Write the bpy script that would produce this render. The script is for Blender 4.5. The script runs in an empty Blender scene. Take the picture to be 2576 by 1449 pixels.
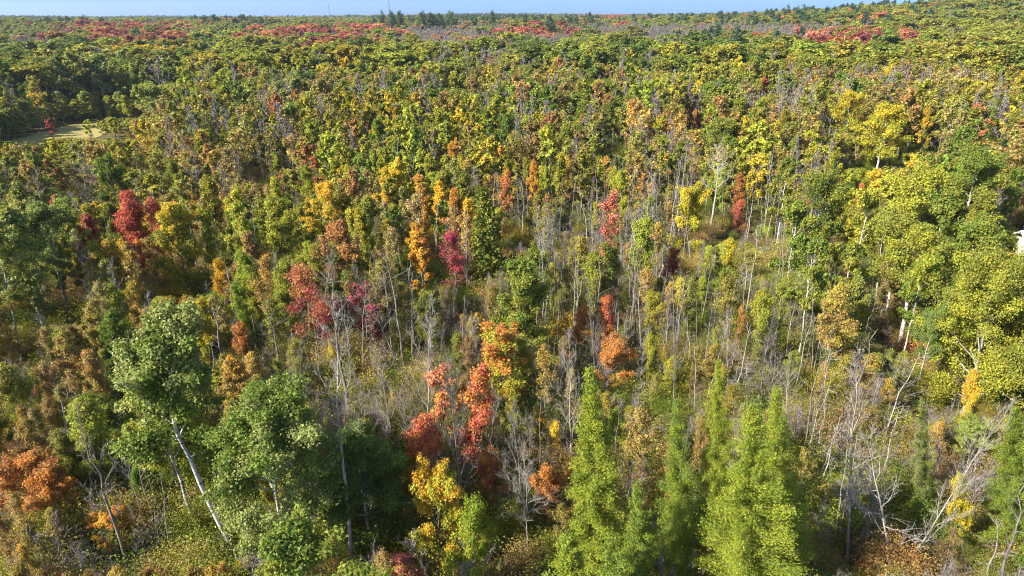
import bpy, math, random
import numpy as np
from mathutils import Vector, Matrix, Euler

random.seed(7)
RNG = np.random.default_rng(7)
SC = bpy.context.scene
COL = SC.collection
R = math.radians
PI = math.pi

# ------------------------------------------------------------------ camera, sky, sun, exposure
CAM_H = 34.0
HALF_U = 0.7495                      # tan of half the horizontal field of view
PITCH = 21.68                        # degrees below the horizontal
ROLL = -0.27
cam_data = bpy.data.cameras.new('camera')
cam_data.sensor_width = 36.0
cam_data.lens = 18.0 / HALF_U
cam_data.clip_start = 0.5
cam_data.clip_end = 20000.0
cam = bpy.data.objects.new('camera', cam_data)
COL.objects.link(cam)
cam.location = (0, 0, CAM_H)
CAM_ROT = Euler((R(90 - PITCH), 0, 0), 'XYZ').to_matrix() @ Matrix.Rotation(R(ROLL), 3, 'Z')
cam.rotation_euler = CAM_ROT.to_euler()
SC.camera = cam

SUN_EL, SUN_AZ = 36.0, 241.0         # azimuth clockwise from +Y (the view direction): from the left, a little behind
world = bpy.data.worlds.new('World')
SC.world = world
world.use_nodes = True
nt = world.node_tree
nt.nodes.clear()
w_out = nt.nodes.new('ShaderNodeOutputWorld')
w_bg = nt.nodes.new('ShaderNodeBackground')
w_sky = nt.nodes.new('ShaderNodeTexSky')
w_sky.sky_type = 'NISHITA'
w_sky.sun_disc = False
w_sky.sun_elevation = R(SUN_EL)
w_sky.sun_rotation = R(SUN_AZ)
w_sky.altitude = 150
w_sky.air_density = 1.0
w_sky.dust_density = 1.0
w_sky.ozone_density = 1.0
w_bg.inputs['Strength'].default_value = 0.09
# the clear blue of a dry autumn day reaches down to the horizon
w_tc = nt.nodes.new('ShaderNodeTexCoord')
w_sep = nt.nodes.new('ShaderNodeSeparateXYZ'); nt.links.new(w_tc.outputs['Generated'], w_sep.inputs[0])
w_el = nt.nodes.new('ShaderNodeMapRange'); w_el.interpolation_type = 'SMOOTHSTEP'
w_el.inputs['From Min'].default_value = -0.02; w_el.inputs['From Max'].default_value = 0.40
nt.links.new(w_sep.outputs['Z'], w_el.inputs['Value'])
w_col = nt.nodes.new('ShaderNodeMix'); w_col.data_type = 'RGBA'
w_col.inputs[6].default_value = (0.08, 0.35, 1.08, 1); w_col.inputs[7].default_value = (1, 1, 1, 1)
nt.links.new(w_el.outputs[0], w_col.inputs['Factor'])
w_tint = nt.nodes.new('ShaderNodeMix'); w_tint.data_type = 'RGBA'; w_tint.blend_type = 'MULTIPLY'
w_tint.inputs['Factor'].default_value = 1.0
nt.links.new(w_sky.outputs[0], w_tint.inputs[6]); nt.links.new(w_col.outputs[2], w_tint.inputs[7])
nt.links.new(w_tint.outputs[2], w_bg.inputs[0])
nt.links.new(w_bg.outputs[0], w_out.inputs[0])

sun_data = bpy.data.lights.new('sun', 'SUN')
sun_data.energy = 5.0
sun_data.angle = R(0.5)
sun_data.color = (1.0, 0.935, 0.82)
sun = bpy.data.objects.new('sun', sun_data)
COL.objects.link(sun)
to_sun = Vector((math.sin(R(SUN_AZ)) * math.cos(R(SUN_EL)), math.cos(R(SUN_AZ)) * math.cos(R(SUN_EL)), math.sin(R(SUN_EL))))
sun.rotation_euler = to_sun.to_track_quat('Z', 'Y').to_euler()
sun.location = (-60, -40, 90)

vs = SC.view_settings
vs.view_transform = 'Standard'
vs.look = 'None'
vs.gamma = 1.0
vs.use_curve_mapping = False
vs.exposure = 1.65
HAZE = 0.00006                        # density of the air
cy = SC.cycles
cy.max_bounces = 6
cy.diffuse_bounces = 3
cy.glossy_bounces = 1
cy.transmission_bounces = 3
cy.volume_bounces = 0
cy.use_adaptive_sampling = False
cy.use_denoising = True
cy.denoising_prefilter = 'NONE'
cy.filter_width = 1.05
cy.caustics_reflective = False
cy.caustics_refractive = False

# ------------------------------------------------------------------ the lie of the land and the view of it
def sstep(a, b, x):
    t = np.clip((x - a) / (b - a), 0, 1)
    return t * t * (3 - 2 * t)

def terrain(x, y):
    x = np.asarray(x, float); y = np.asarray(y, float)
    d = np.hypot(x, y)
    b = np.degrees(np.arctan2(x, y))
    z = 24.0 * sstep(8, 40, b) * sstep(350, 1150, d)
    z = z + 9.0 * sstep(500, 1100, d)
    z = z + (np.sin(x * 0.0041 + 1.3) * np.cos(y * 0.0033 + 0.4) * 3.0) * sstep(250, 900, d)
    z = z + 16.0 * sstep(1800, 4500, d) * (0.75 + 0.25 * np.sin(b * 0.16 + 2.0))
    z = z + (np.sin(x * 0.05) * np.cos(y * 0.043 + 1) * 0.35) * sstep(20, 60, d)
    return z

CW = np.array(CAM_ROT)
def ray(u, v):
    """Direction of the view through a point of the photograph, measured 2576 wide."""
    p = np.array([(u - 1288) / 1288 * HALF_U, (724.5 - v) / 1288 * HALF_U, -1.0])
    return CW @ p

def spot_of(u, v, h):
    """Ground point of something h tall whose tip is seen at (u, v)."""
    d = ray(u, v)
    z = 0.0
    x = y = 0
    for _ in range(30):
        if d[2] > -1e-4:
            t = 6000.0
        else:
            t = min((z + h - CAM_H) / d[2], 6000.0)
        if t < 0:
            t = 900.0
        x, y = d[0] * t, d[1] * t
        z = 0.6 * z + 0.4 * float(terrain(x, y))
    return x, y, float(terrain(x, y))

def project(x, y, z):
    p = (np.stack([np.asarray(x, float), np.asarray(y, float), np.asarray(z, float) - CAM_H], -1)) @ CW
    w = np.maximum(-p[..., 2], 0.01)
    return 1288 + p[..., 0] / w / HALF_U * 1288, 724.5 - p[..., 1] / w / HALF_U * 1288

# ------------------------------------------------------------------ materials
def new_mat(name):
    m = bpy.data.materials.new(name)
    m.use_nodes = True
    t = m.node_tree
    t.nodes.clear()
    return m, t, t.nodes, t.links

def leaf_material(name, translucent=0.33, gloss=0.14, hue_spread=0.03, value=(0.65, 1.35)):
    m, t, N, L = new_mat(name)
    out = N.new('ShaderNodeOutputMaterial')
    a = N.new('ShaderNodeAttribute'); a.attribute_type = 'INSTANCER'; a.attribute_name = 'leaf_a'
    b = N.new('ShaderNodeAttribute'); b.attribute_type = 'INSTANCER'; b.attribute_name = 'leaf_b'
    cl = N.new('ShaderNodeAttribute'); cl.attribute_name = 'clump'
    rn = N.new('ShaderNodeAttribute'); rn.attribute_name = 'leaf_random'
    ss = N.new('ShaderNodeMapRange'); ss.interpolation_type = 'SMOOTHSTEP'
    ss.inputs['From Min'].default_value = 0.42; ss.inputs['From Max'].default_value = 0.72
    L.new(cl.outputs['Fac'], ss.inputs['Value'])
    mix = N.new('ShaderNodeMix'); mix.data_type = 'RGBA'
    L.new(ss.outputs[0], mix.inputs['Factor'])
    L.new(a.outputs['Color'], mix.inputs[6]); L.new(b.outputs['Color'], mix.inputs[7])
    hsv = N.new('ShaderNodeHueSaturation')
    mh = N.new('ShaderNodeMapRange')
    mh.inputs['To Min'].default_value = 0.5 - hue_spread; mh.inputs['To Max'].default_value = 0.5 + hue_spread
    L.new(rn.outputs['Fac'], mh.inputs['Value']); L.new(mh.outputs[0], hsv.inputs['Hue'])
    wn = N.new('ShaderNodeMath'); wn.operation = 'MULTIPLY'; wn.inputs[1].default_value = 7.31
    fr = N.new('ShaderNodeMath'); fr.operation = 'FRACT'
    L.new(rn.outputs['Fac'], wn.inputs[0]); L.new(wn.outputs[0], fr.inputs[0])
    mv = N.new('ShaderNodeMapRange'); mv.inputs['To Min'].default_value = value[0]; mv.inputs['To Max'].default_value = value[1]
    L.new(fr.outputs[0], mv.inputs['Value']); L.new(mv.outputs[0], hsv.inputs['Value'])
    L.new(mix.outputs[2], hsv.inputs['Color'])
    p = N.new('ShaderNodeBsdfPrincipled')
    p.inputs['Roughness'].default_value = 0.55
    p.inputs['Specular IOR Level'].default_value = gloss
    L.new(hsv.outputs[0], p.inputs['Base Color'])
    tr = N.new('ShaderNodeBsdfTranslucent')
    warm = N.new('ShaderNodeMix'); warm.data_type = 'RGBA'; warm.blend_type = 'MULTIPLY'
    warm.inputs['Factor'].default_value = 1.0
    warm.inputs[7].default_value = (1.25, 1.2, 0.55, 1)
    L.new(hsv.outputs[0], warm.inputs[6]); L.new(warm.outputs[2], tr.inputs['Color'])
    mx = N.new('ShaderNodeMixShader'); mx.inputs[0].default_value = translucent
    L.new(p.outputs[0], mx.inputs[1]); L.new(tr.outputs[0], mx.inputs[2])
    L.new(mx.outputs[0], out.inputs[0])
    return m

def bark_material(name, col_a, col_b, scale=6.0, stretch=0.25, marks=None):
    m, t, N, L = new_mat(name)
    out = N.new('ShaderNodeOutputMaterial')
    tc = N.new('ShaderNodeTexCoord')
    mp = N.new('ShaderNodeMapping'); mp.inputs['Scale'].default_value = (scale, scale, scale * stretch)
    L.new(tc.outputs['Object'], mp.inputs[0])
    nz = N.new('ShaderNodeTexNoise'); nz.inputs['Detail'].default_value = 4; nz.inputs['Scale'].default_value = 1.0
    L.new(mp.outputs[0], nz.inputs['Vector'])
    cr = N.new('ShaderNodeValToRGB')
    cr.color_ramp.elements[0].position = 0.35; cr.color_ramp.elements[0].color = (*col_a, 1)
    cr.color_ramp.elements[1].position = 0.65; cr.color_ramp.elements[1].color = (*col_b, 1)
    L.new(nz.outputs['Fac'], cr.inputs[0])
    src = cr.outputs[0]
    if marks:
        mp2 = N.new('ShaderNodeMapping'); mp2.inputs['Scale'].default_value = (1.2, 1.2, 7.0)
        L.new(tc.outputs['Object'], mp2.inputs[0])
        n2 = N.new('ShaderNodeTexNoise'); n2.inputs['Detail'].default_value = 2; n2.inputs['Scale'].default_value = 1.1
        L.new(mp2.outputs[0], n2.inputs['Vector'])
        r2 = N.new('ShaderNodeValToRGB')
        r2.color_ramp.elements[0].position = 0.58; r2.color_ramp.elements[0].color = (0, 0, 0, 1)
        r2.color_ramp.elements[1].position = 0.66; r2.color_ramp.elements[1].color = (1, 1, 1, 1)
        L.new(n2.outputs['Fac'], r2.inputs[0])
        mix = N.new('ShaderNodeMix'); mix.data_type = 'RGBA'
        L.new(r2.outputs[0], mix.inputs['Factor']); L.new(src, mix.inputs[6])
        mix.inputs[7].default_value = (*marks, 1)
        src = mix.outputs[2]
    p = N.new('ShaderNodeBsdfPrincipled'); p.inputs['Roughness'].default_value = 0.85
    p.inputs['Specular IOR Level'].default_value = 0.15
    L.new(src, p.inputs['Base Color'])
    bp = N.new('ShaderNodeBump'); bp.inputs['Strength'].default_value = 0.5; bp.inputs['Distance'].default_value = 0.03
    L.new(nz.outputs['Fac'], bp.inputs['Height']); L.new(bp.outputs[0], p.inputs['Normal'])
    L.new(p.outputs[0], out.inputs[0])
    return m

def ground_material(name, stops, scale, detail=8):
    m, t, N, L = new_mat(name)
    out = N.new('ShaderNodeOutputMaterial')
    tc = N.new('ShaderNodeTexCoord')
    nz = N.new('ShaderNodeTexNoise'); nz.inputs['Scale'].default_value = scale; nz.inputs['Detail'].default_value = detail
    nz.inputs['Roughness'].default_value = 0.7
    L.new(tc.outputs['Object'], nz.inputs['Vector'])
    cr = N.new('ShaderNodeValToRGB')
    while len(cr.color_ramp.elements) < len(stops):
        cr.color_ramp.elements.new(0.5)
    for e, (p_, c) in zip(cr.color_ramp.elements, stops):
        e.position = p_; e.color = (*c, 1)
    L.new(nz.outputs['Fac'], cr.inputs[0])
    p = N.new('ShaderNodeBsdfPrincipled'); p.inputs['Roughness'].default_value = 0.95
    p.inputs['Specular IOR Level'].default_value = 0.1
    L.new(cr.outputs[0], p.inputs['Base Color'])
    bp = N.new('ShaderNodeBump'); bp.inputs['Strength'].default_value = 0.8; bp.inputs['Distance'].default_value = 0.12
    L.new(nz.outputs['Fac'], bp.inputs['Height']); L.new(bp.outputs[0], p.inputs['Normal'])
    L.new(p.outputs[0], out.inputs[0])
    return m

def plain_material(name, col, rough=0.6, metal=0.0):
    m, t, N, L = new_mat(name)
    out = N.new('ShaderNodeOutputMaterial')
    tc = N.new('ShaderNodeTexCoord')
    nz = N.new('ShaderNodeTexNoise'); nz.inputs['Scale'].default_value = 2.0; nz.inputs['Detail'].default_value = 5
    L.new(tc.outputs['Object'], nz.inputs['Vector'])
    mr = N.new('ShaderNodeMapRange'); mr.inputs['To Min'].default_value = 0.82; mr.inputs['To Max'].default_value = 1.1
    L.new(nz.outputs['Fac'], mr.inputs['Value'])
    hv = N.new('ShaderNodeHueSaturation'); hv.inputs['Color'].default_value = (*col, 1)
    L.new(mr.outputs[0], hv.inputs['Value'])
    p = N.new('ShaderNodeBsdfPrincipled'); p.inputs['Roughness'].default_value = rough; p.inputs['Metallic'].default_value = metal
    L.new(hv.outputs[0], p.inputs['Base Color'])
    L.new(p.outputs[0], out.inputs[0])
    return m

M_LEAF = leaf_material('autumn_leaves')
M_NEEDLE = leaf_material('needles', translucent=0.22, gloss=0.15, hue_spread=0.02, value=(0.78, 1.22))
M_GREY = bark_material('grey_bark', (0.085, 0.075, 0.062), (0.21, 0.185, 0.155))
M_PALE = bark_material('pale_bark', (0.16, 0.14, 0.115), (0.33, 0.295, 0.25))
M_WHITE = bark_material('white_bark', (0.38, 0.36, 0.33), (0.52, 0.50, 0.47), marks=(0.06, 0.055, 0.05))
M_MAUVE = bark_material('twig_bark', (0.13, 0.112, 0.105), (0.24, 0.21, 0.20))
M_DARK = bark_material('dark_bark', (0.05, 0.042, 0.035), (0.14, 0.12, 0.10))
M_DEAD = bark_material('weathered_wood', (0.19, 0.17, 0.145), (0.37, 0.34, 0.30))
M_ASPEN = bark_material('aspen_bark', (0.22, 0.22, 0.18), (0.46, 0.45, 0.40), marks=(0.07, 0.06, 0.05))
M_LITTER = ground_material('leaf_litter', [(0.3, (0.035, 0.028, 0.014)), (0.48, (0.085, 0.066, 0.026)), (0.6, (0.10, 0.095, 0.028)), (0.75, (0.17, 0.11, 0.045))], 0.9)
M_FIELD = ground_material('dry_grass', [(0.3, (0.17, 0.145, 0.055)), (0.5, (0.26, 0.215, 0.08)), (0.7, (0.20, 0.20, 0.06))], 0.5)
M_LAWN = ground_material('lawn_grass', [(0.3, (0.07, 0.11, 0.02)), (0.6, (0.12, 0.16, 0.035))], 2.0)

# ------------------------------------------------------------------ mesh building
class Tubes:
    """Tapered tubes collected into one mesh."""
    def __init__(self):
        self.v, self.f, self.n = [], [], 0
    def add(self, pts, rad, k=5):
        pts = np.asarray(pts, float); rad = np.asarray(rad, float)
        n = len(pts)
        tan = np.gradient(pts, axis=0)
        tan /= np.linalg.norm(tan, axis=1)[:, None] + 1e-9
        ref = np.array([0.0, 0, 1]) if abs(tan[0, 2]) < 0.9 else np.array([1.0, 0, 0])
        a = np.cross(tan, ref); a /= np.linalg.norm(a, axis=1)[:, None] + 1e-9
        b = np.cross(tan, a)
        ang = np.linspace(0, 2 * PI, k, endpoint=False)
        ring = pts[:, None] + rad[:, None, None] * (np.cos(ang)[None, :, None] * a[:, None] + np.sin(ang)[None, :, None] * b[:, None])
        self.v.append(ring.reshape(-1, 3))
        i = np.arange(n - 1)[:, None] * k; j = np.arange(k)[None]
        j2 = (j + 1) % k
        q = np.stack([i + j, i + j2, i + k + j2, i + k + j], -1).reshape(-1, 4) + self.n
        self.f.append(q)
        self.n += n * k
    def arrays(self):
        return np.concatenate(self.v), np.concatenate(self.f)
    def mesh(self, name, mat):
        v, f = self.arrays()
        return quads_mesh(name, v, f, [mat])

def quads_mesh(name, v, f, mats, mat_index=None, attrs=None, smooth=True, tri=None):
    """A mesh of quads f, then of triangles tri."""
    me = bpy.data.meshes.new(name)
    me.vertices.add(len(v)); me.vertices.foreach_set('co', np.ascontiguousarray(v, np.float32).ravel())
    nq = len(f); nt_ = 0 if tri is None else len(tri)
    vi = np.asarray(f, np.int32).ravel()
    if nt_:
        vi = np.concatenate([vi, np.asarray(tri, np.int32).ravel()])
    me.loops.add(len(vi)); me.loops.foreach_set('vertex_index', np.ascontiguousarray(vi, np.int32))
    nf = nq + nt_
    me.polygons.add(nf)
    tot = np.concatenate([np.full(nq, 4, np.int32), np.full(nt_, 3, np.int32)])
    me.polygons.foreach_set('loop_start', np.concatenate([[0], np.cumsum(tot)[:-1]]).astype(np.int32))
    me.polygons.foreach_set('loop_total', tot)
    if smooth:
        me.polygons.foreach_set('use_smooth', np.concatenate([np.ones(nq, bool), np.zeros(nt_, bool)]))
    for m in mats:
        me.materials.append(m)
    if mat_index is not None:
        me.polygons.foreach_set('material_index', np.ascontiguousarray(mat_index, np.int32))
    me.update(calc_edges=True)
    for an, vals in (attrs or {}).items():
        at = me.attributes.new(an, 'FLOAT', 'FACE')
        at.data.foreach_set('value', np.ascontiguousarray(vals, np.float32))
    return me

def unit(a):
    return a / (np.linalg.norm(a, axis=-1, keepdims=True) + 1e-9)

def leaf_quads(rng, pos, size, up_bias=0.5, out_dir=None, long=1.35, jitter=0.35):
    """Rhombus leaves at pos, random tilt with some bias upward and outward."""
    n = len(pos)
    nor = rng.normal(size=(n, 3))
    nor[:, 2] += up_bias
    if out_dir is not None:
        nor += out_dir * 1.0
    nor = unit(nor)
    t = unit(np.cross(nor, rng.normal(size=(n, 3))))
    b = np.cross(nor, t)
    s = (size * 1.25 * (1 + jitter * rng.normal(size=n))).clip(size * 0.5, size * 2.2)[:, None]
    v = np.stack([pos - t * s * 0.55 * long, pos + t * s * 0.3 * long + b * s * 0.5, pos + t * s * 0.3 * long - b * s * 0.5], 1)
    return v.reshape(-1, 3)

def bend_line(rng, p0, d0, length, n, wob, lift):
    pts = [np.array(p0, float)]
    d = np.array(d0, float)
    step = length / n
    for i in range(n):
        d = d + rng.normal(size=3) * wob + np.array([0, 0, lift])
        d /= np.linalg.norm(d)
        pts.append(pts[-1] + d * step)
    return np.array(pts)

def trunk_line(rng, H, lean=(0, 0), wob=0.012, n=10, curve=0.0):
    z = np.linspace(0, 1, n + 1)
    off = np.cumsum(rng.normal(size=(n + 1, 2)) * wob * H, axis=0) * z[:, None]
    c = np.sin(z * PI) * curve * H
    x = lean[0] * z + off[:, 0] + c
    y = lean[1] * z + off[:, 1]
    return np.stack([x, y, z * H], 1)

def at_line(pts, t):
    n = len(pts) - 1
    f = min(max(t, 0), 0.9999) * n
    i = int(f)
    return pts[i] + (pts[i + 1] - pts[i]) * (f - i)

def broadleaf(seed, H=13.0, cb=0.3, Rad=3.2, peak=0.45, leaves=9000, leaf=0.17, limbs=13, subs=4, r0=0.16,
              lean=(0, 0), clump=0.21, flat=0.7, split_limbs=False, twigs=True, curve=0.0, top_el=68, low_el=18, wob=0.012, hollow=0.0):
    """Skeleton and foliage of a leafy tree: trunk tubes, limb tubes (one per limb), leaf vertices, clump values."""
    rng = np.random.default_rng(seed)
    tl = trunk_line(rng, H * 0.93, lean, wob, 10, curve)
    zz = np.linspace(0, 1, len(tl))
    T = Tubes()
    T.add(tl, r0 * (1 - zz * 0.88) * (1 + 0.5 * np.exp(-zz * 18)), 7)
    limb_tubes = []
    centres = []
    for i in range(limbs):
        f = (i + 0.5) / limbs
        t = cb + (0.97 - cb) * f ** 0.9 + rng.normal() * 0.015
        p0 = at_line(tl, t)
        az = i * 2.399 + rng.normal() * 0.45
        prof = np.sin(PI * min(1, max(0.0, (f * 0.9 + 0.1)) ** (math.log(0.5) / math.log(peak)))) ** 0.6
        ln = max(0.12, prof) * Rad * (0.8 + 0.45 * rng.random())
        el = R(low_el + (top_el - low_el) * f + rng.normal() * 8)
        d = np.array([math.cos(az) * math.cos(el), math.sin(az) * math.cos(el), math.sin(el)])
        lp = bend_line(rng, p0, d, ln * (1.0 + 0.25 * f), 5, 0.12, 0.07)
        TT = Tubes() if split_limbs else T
        rl = max(0.02, r0 * (1 - t * 0.8) * 0.5)
        TT.add(lp, np.linspace(rl, 0.012, 6), 5)
        if f > 0.12 or hollow == 0:
            centres.append((lp[-1], 0.9, at_line(lp, 0.6))); centres.append((at_line(lp, 0.7) + rng.normal(size=3) * 0.15, 0.8, at_line(lp, 0.35)))
        for s in range(subs):
            ts = 0.35 + 0.6 * (s + rng.random()) / subs
            q0 = at_line(lp, ts)
            dd = unit(lp[-1] - lp[0] + rng.normal(size=3) * ln * 0.75 + np.array([0, 0, 0.25 * ln]))
            sl = ln * (0.32 + 0.3 * rng.random())
            sp = bend_line(rng, q0, dd, sl, 3, 0.15, 0.05)
            if twigs:
                TT.add(sp, np.linspace(rl * 0.42 + 0.006, 0.008, 4), 3)
            centres.append((sp[-1], 0.55 + 0.75 * rng.random(), q0))
        if split_limbs:
            limb_tubes.append(TT)
    centres.append((tl[-1] + np.array([0, 0, H * 0.03]), 0.8, at_line(tl, 0.93)))
    C = np.array([c[0] for c in centres]); W = np.array([c[1] for c in centres]); B0 = np.array([c[2] for c in centres])
    keep = rng.random(len(C)) > hollow
    C, W, B0 = C[keep], W[keep], B0[keep]
    cr = clump * Rad * W
    cnt = rng.multinomial(leaves, (W ** 2) / (W ** 2).sum())
    idx = np.repeat(np.arange(len(C)), cnt)
    g = rng.normal(size=(len(idx), 3))
    rr = np.linalg.norm(g, axis=1, keepdims=True)
    g = g / (rr + 1e-9) * np.minimum(rr, 2.7) * 0.55      # a spray with a loose fringe
    along = (rng.random(len(idx)) ** 0.5)[:, None] * 1.12
    pos = B0[idx] + (C[idx] - B0[idx]) * along + g * (cr[idx] * (1.15 - 0.45 * along[:, 0]))[:, None] * np.array([1, 1, flat])
    pos[:, 2] = np.maximum(pos[:, 2], 0.15)
    mid = np.array([tl[-1][0] * 0.6, tl[-1][1] * 0.6, H * (cb + 1) / 2])
    outd = unit(g)
    lv = leaf_quads(rng, pos, leaf, 0.75, unit(outd + 0.8 * unit(pos - mid)))
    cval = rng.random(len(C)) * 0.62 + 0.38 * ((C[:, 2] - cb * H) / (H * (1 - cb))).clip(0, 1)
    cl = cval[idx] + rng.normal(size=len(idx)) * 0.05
    return dict(trunk=T, limbs=limb_tubes, lv=lv, cl=cl, rnd=rng.random(len(idx)))

def conifer(seed, H=15.0, Rad=2.6, cb=0.06, whorl=0.42, per=7, tufts=26000, leaf=0.15, droop=-0.12, r0=0.17, thin=0.32,
            power=0.85, ragged=0.2, lean=(0, 0), spread=0.16):
    rng = np.random.default_rng(seed)
    tl = trunk_line(rng, H, lean, 0.004, 12)
    T = Tubes()
    zz = np.linspace(0, 1, len(tl))
    T.add(tl, r0 * (1 - zz * 0.95), 7)
    segs, wts = [], []
    z = cb * H
    k = 0
    side = rng.normal(size=8) * ragged
    while z < H * 0.985:
        f = (z / H - cb) / (1 - cb)
        base = Rad * (1 - f) ** power + 0.10
        for j in range(per):
            az = 2 * PI * j / per + k * 1.1 + rng.normal() * 0.25
            ln = base * (0.78 + 0.30 * rng.random() + side[int((az % (2 * PI)) / (2 * PI) * 8) % 8] * 0.6)
            if rng.random() < 0.08 * (1 + ragged * 3):
                ln *= 0.5
            d = np.array([math.cos(az), math.sin(az), droop + 0.75 * f ** 2 + rng.normal() * 0.12])
            p0 = at_line(tl, z / H)
            lp = bend_line(rng, p0, unit(d), max(ln, 0.12), 4, 0.06, 0.05)
            T.add(lp, np.linspace(max(0.012, 0.05 * (1 - f)), 0.006, 5), 3)
            segs.append(lp); wts.append(max(ln, 0.12))
        z += whorl * (0.75 + 0.5 * rng.random()) * (0.55 + 0.45 * (1 - f))
        k += 1
    S = np.array(segs); W = np.array(wts)
    cnt = rng.multinomial(tufts, W ** 1.25 / (W ** 1.25).sum())
    idx = np.repeat(np.arange(len(S)), cnt)
    n = len(idx)
    t = rng.random(n) ** 0.62 * 3.999
    i0 = t.astype(int); fr = (t - i0)[:, None]
    pos = S[idx, i0] * (1 - fr) + S[idx, i0 + 1] * fr
    sp = (spread * (0.6 + W[idx] * 0.35))[:, None]
    pos = pos + rng.normal(size=(n, 3)) * sp * np.array([1, 1, 0.75]) - np.array([0, 0, 1]) * np.abs(rng.normal(size=(n, 1))) * sp * 0.6
    dirs = unit(S[idx, 4] - S[idx, 0] + rng.normal(size=(n, 3)) * 0.75 * W[idx][:, None] + np.array([0, 0, 0.25]) * W[idx][:, None])
    axis = np.stack([np.interp(pos[:, 2], tl[:, 2], tl[:, 0]), np.interp(pos[:, 2], tl[:, 2], tl[:, 1]), pos[:, 2]], 1)
    want = unit(pos - axis) * 0.9 + np.array([0, 0, 0.7]) + rng.normal(size=(n, 3)) * 0.75
    b = unit(np.cross(want, dirs))
    s = (leaf * (1 + 0.3 * rng.normal(size=n))).clip(leaf * 0.4, leaf * 1.8)[:, None]
    lv = np.stack([pos - dirs * s, pos + dirs * s * 0.6 + b * s * thin * 1.3, pos + dirs * s * 0.6 - b * s * thin * 1.3], 1).reshape(-1, 3)
    cv = rng.random(len(S)) * 0.9
    return dict(trunk=T, limbs=[], lv=lv, cl=cv[idx], rnd=rng.random(n))

def leafless(seed, H=13.0, cb=0.3, Rad=3.0, limbs=11, subs=6, twigs=5, r0=0.13, lean=(0, 0), el0=30, el1=75, split_limbs=True, forks=0, wob=0.012, tw=0.011, curve=0.0):
    rng = np.random.default_rng(seed)
    tl = trunk_line(rng, H, lean, wob, 10, curve)
    zz = np.linspace(0, 1, len(tl))
    T = Tubes()
    T.add(tl, r0 * (1 - zz * 0.93) * (1 + 0.4 * np.exp(-zz * 18)), 7)
    out = []
    for i in range(limbs):
        f = (i + rng.random()) / limbs
        t = cb + (0.98 - cb) * f
        p0 = at_line(tl, t)
        az = i * 2.399 + rng.normal() * 0.5
        el = R(el0 + (el1 - el0) * f + rng.normal() * 10)
        ln = Rad * (1.15 - 0.75 * f) * (0.65 + 0.6 * rng.random())
        d = np.array([math.cos(az) * math.cos(el), math.sin(az) * math.cos(el), math.sin(el)])
        lp = bend_line(rng, p0, d, ln, 6, 0.14, 0.05)
        TT = Tubes() if split_limbs else T
        rl = max(0.02, r0 * (1 - t * 0.85) * 0.55)
        TT.add(lp, np.linspace(rl, tw * 0.8, 7), 5)
        for s in range(subs):
            ts = 0.2 + 0.78 * (s + rng.random()) / subs
            q0 = at_line(lp, ts)
            dd = unit(unit(lp[-1] - lp[0]) + rng.normal(size=3) * 0.6 + np.array([0, 0, 0.3]))
            sl = ln * (0.22 + 0.34 * rng.random())
            sp = bend_line(rng, q0, dd, sl, 4, 0.16, 0.05)
            TT.add(sp, np.linspace(max(rl * 0.4, tw * 1.2), tw * 0.75, 5), 3)
            for q in range(twigs):      # twigs
                w0 = at_line(sp, 0.15 + 0.85 * rng.random())
                wd = unit(unit(sp[-1] - sp[0]) + rng.normal(size=3) * 0.65 + np.array([0, 0, 0.2]))
                TT.add(bend_line(rng, w0, wd, sl * (0.3 + 0.4 * rng.random()), 2, 0.15, 0.04), np.array([tw, tw * 0.8, tw * 0.55]), 3)
        out.append(TT)
    return dict(trunk=T, limbs=out if split_limbs else [], lv=None)

def slim_stem(seed, H=11.0, r0=0.06, twig=14, reach=0.9, lean=(0, 0), wob=0.012):
    rng = np.random.default_rng(seed)
    tl = trunk_line(rng, H, lean, wob, 9)
    T = Tubes()
    zz = np.linspace(0, 1, len(tl))
    T.add(tl, r0 * (1 - zz * 0.82), 5)
    B = Tubes()
    for i in range(twig):
        t = 0.3 + 0.68 * (i + rng.random()) / twig
        az = rng.random() * 2 * PI
        d = np.array([math.cos(az), math.sin(az), 0.5 + 0.6 * rng.random()])
        ln = reach * (0.35 + 0.8 * rng.random())
        lp = bend_line(rng, at_line(tl, t), unit(d), ln, 3, 0.14, 0.05)
        B.add(lp, np.linspace(0.018, 0.008, 4), 3)
        for q in range(2):
            B.add(bend_line(rng, at_line(lp, 0.3 + 0.6 * rng.random()), unit(d + rng.normal(size=3) * 0.6), ln * 0.45, 2, 0.15, 0.03), np.array([0.012, 0.009, 0.007]), 3)
    return dict(trunk=T, limbs=[B], lv=None)

def shrub_form(seed, H=3.5, Rad=2.0, leaves=2500, leaf=0.2, stems=6):
    rng = np.random.default_rng(seed)
    T = Tubes()
    C = []
    for i in range(stems):
        az = i * 2.399 + rng.normal() * 0.3
        d = unit(np.array([math.cos(az) * 0.6, math.sin(az) * 0.6, 0.9]))
        lp = bend_line(rng, (rng.normal() * 0.15, rng.normal() * 0.15, 0), d, H * (0.7 + 0.35 * rng.random()), 5, 0.12, 0.02)
        T.add(lp, np.linspace(0.045, 0.01, 6), 4)
        C.append(lp[-1])
        for s in range(6):
            q0 = at_line(lp, 0.3 + 0.7 * rng.random())
            sp = bend_line(rng, q0, unit(rng.normal(size=3) + np.array([d[0], d[1], 0.4])), Rad * 0.5, 3, 0.15, 0.0)
            T.add(sp, np.linspace(0.018, 0.007, 4), 3)
            C.append(sp[-1])
    C = np.array(C)
    idx = rng.integers(0, len(C), leaves)
    pos = C[idx] + rng.normal(size=(leaves, 3)) * Rad * 0.2
    pos[:, 2] = np.abs(pos[:, 2])
    lv = leaf_quads(rng, pos, leaf, 0.6)
    cv = rng.random(len(C))
    return dict(trunk=T, limbs=[], lv=lv, cl=cv[idx], rnd=rng.random(leaves))

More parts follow.
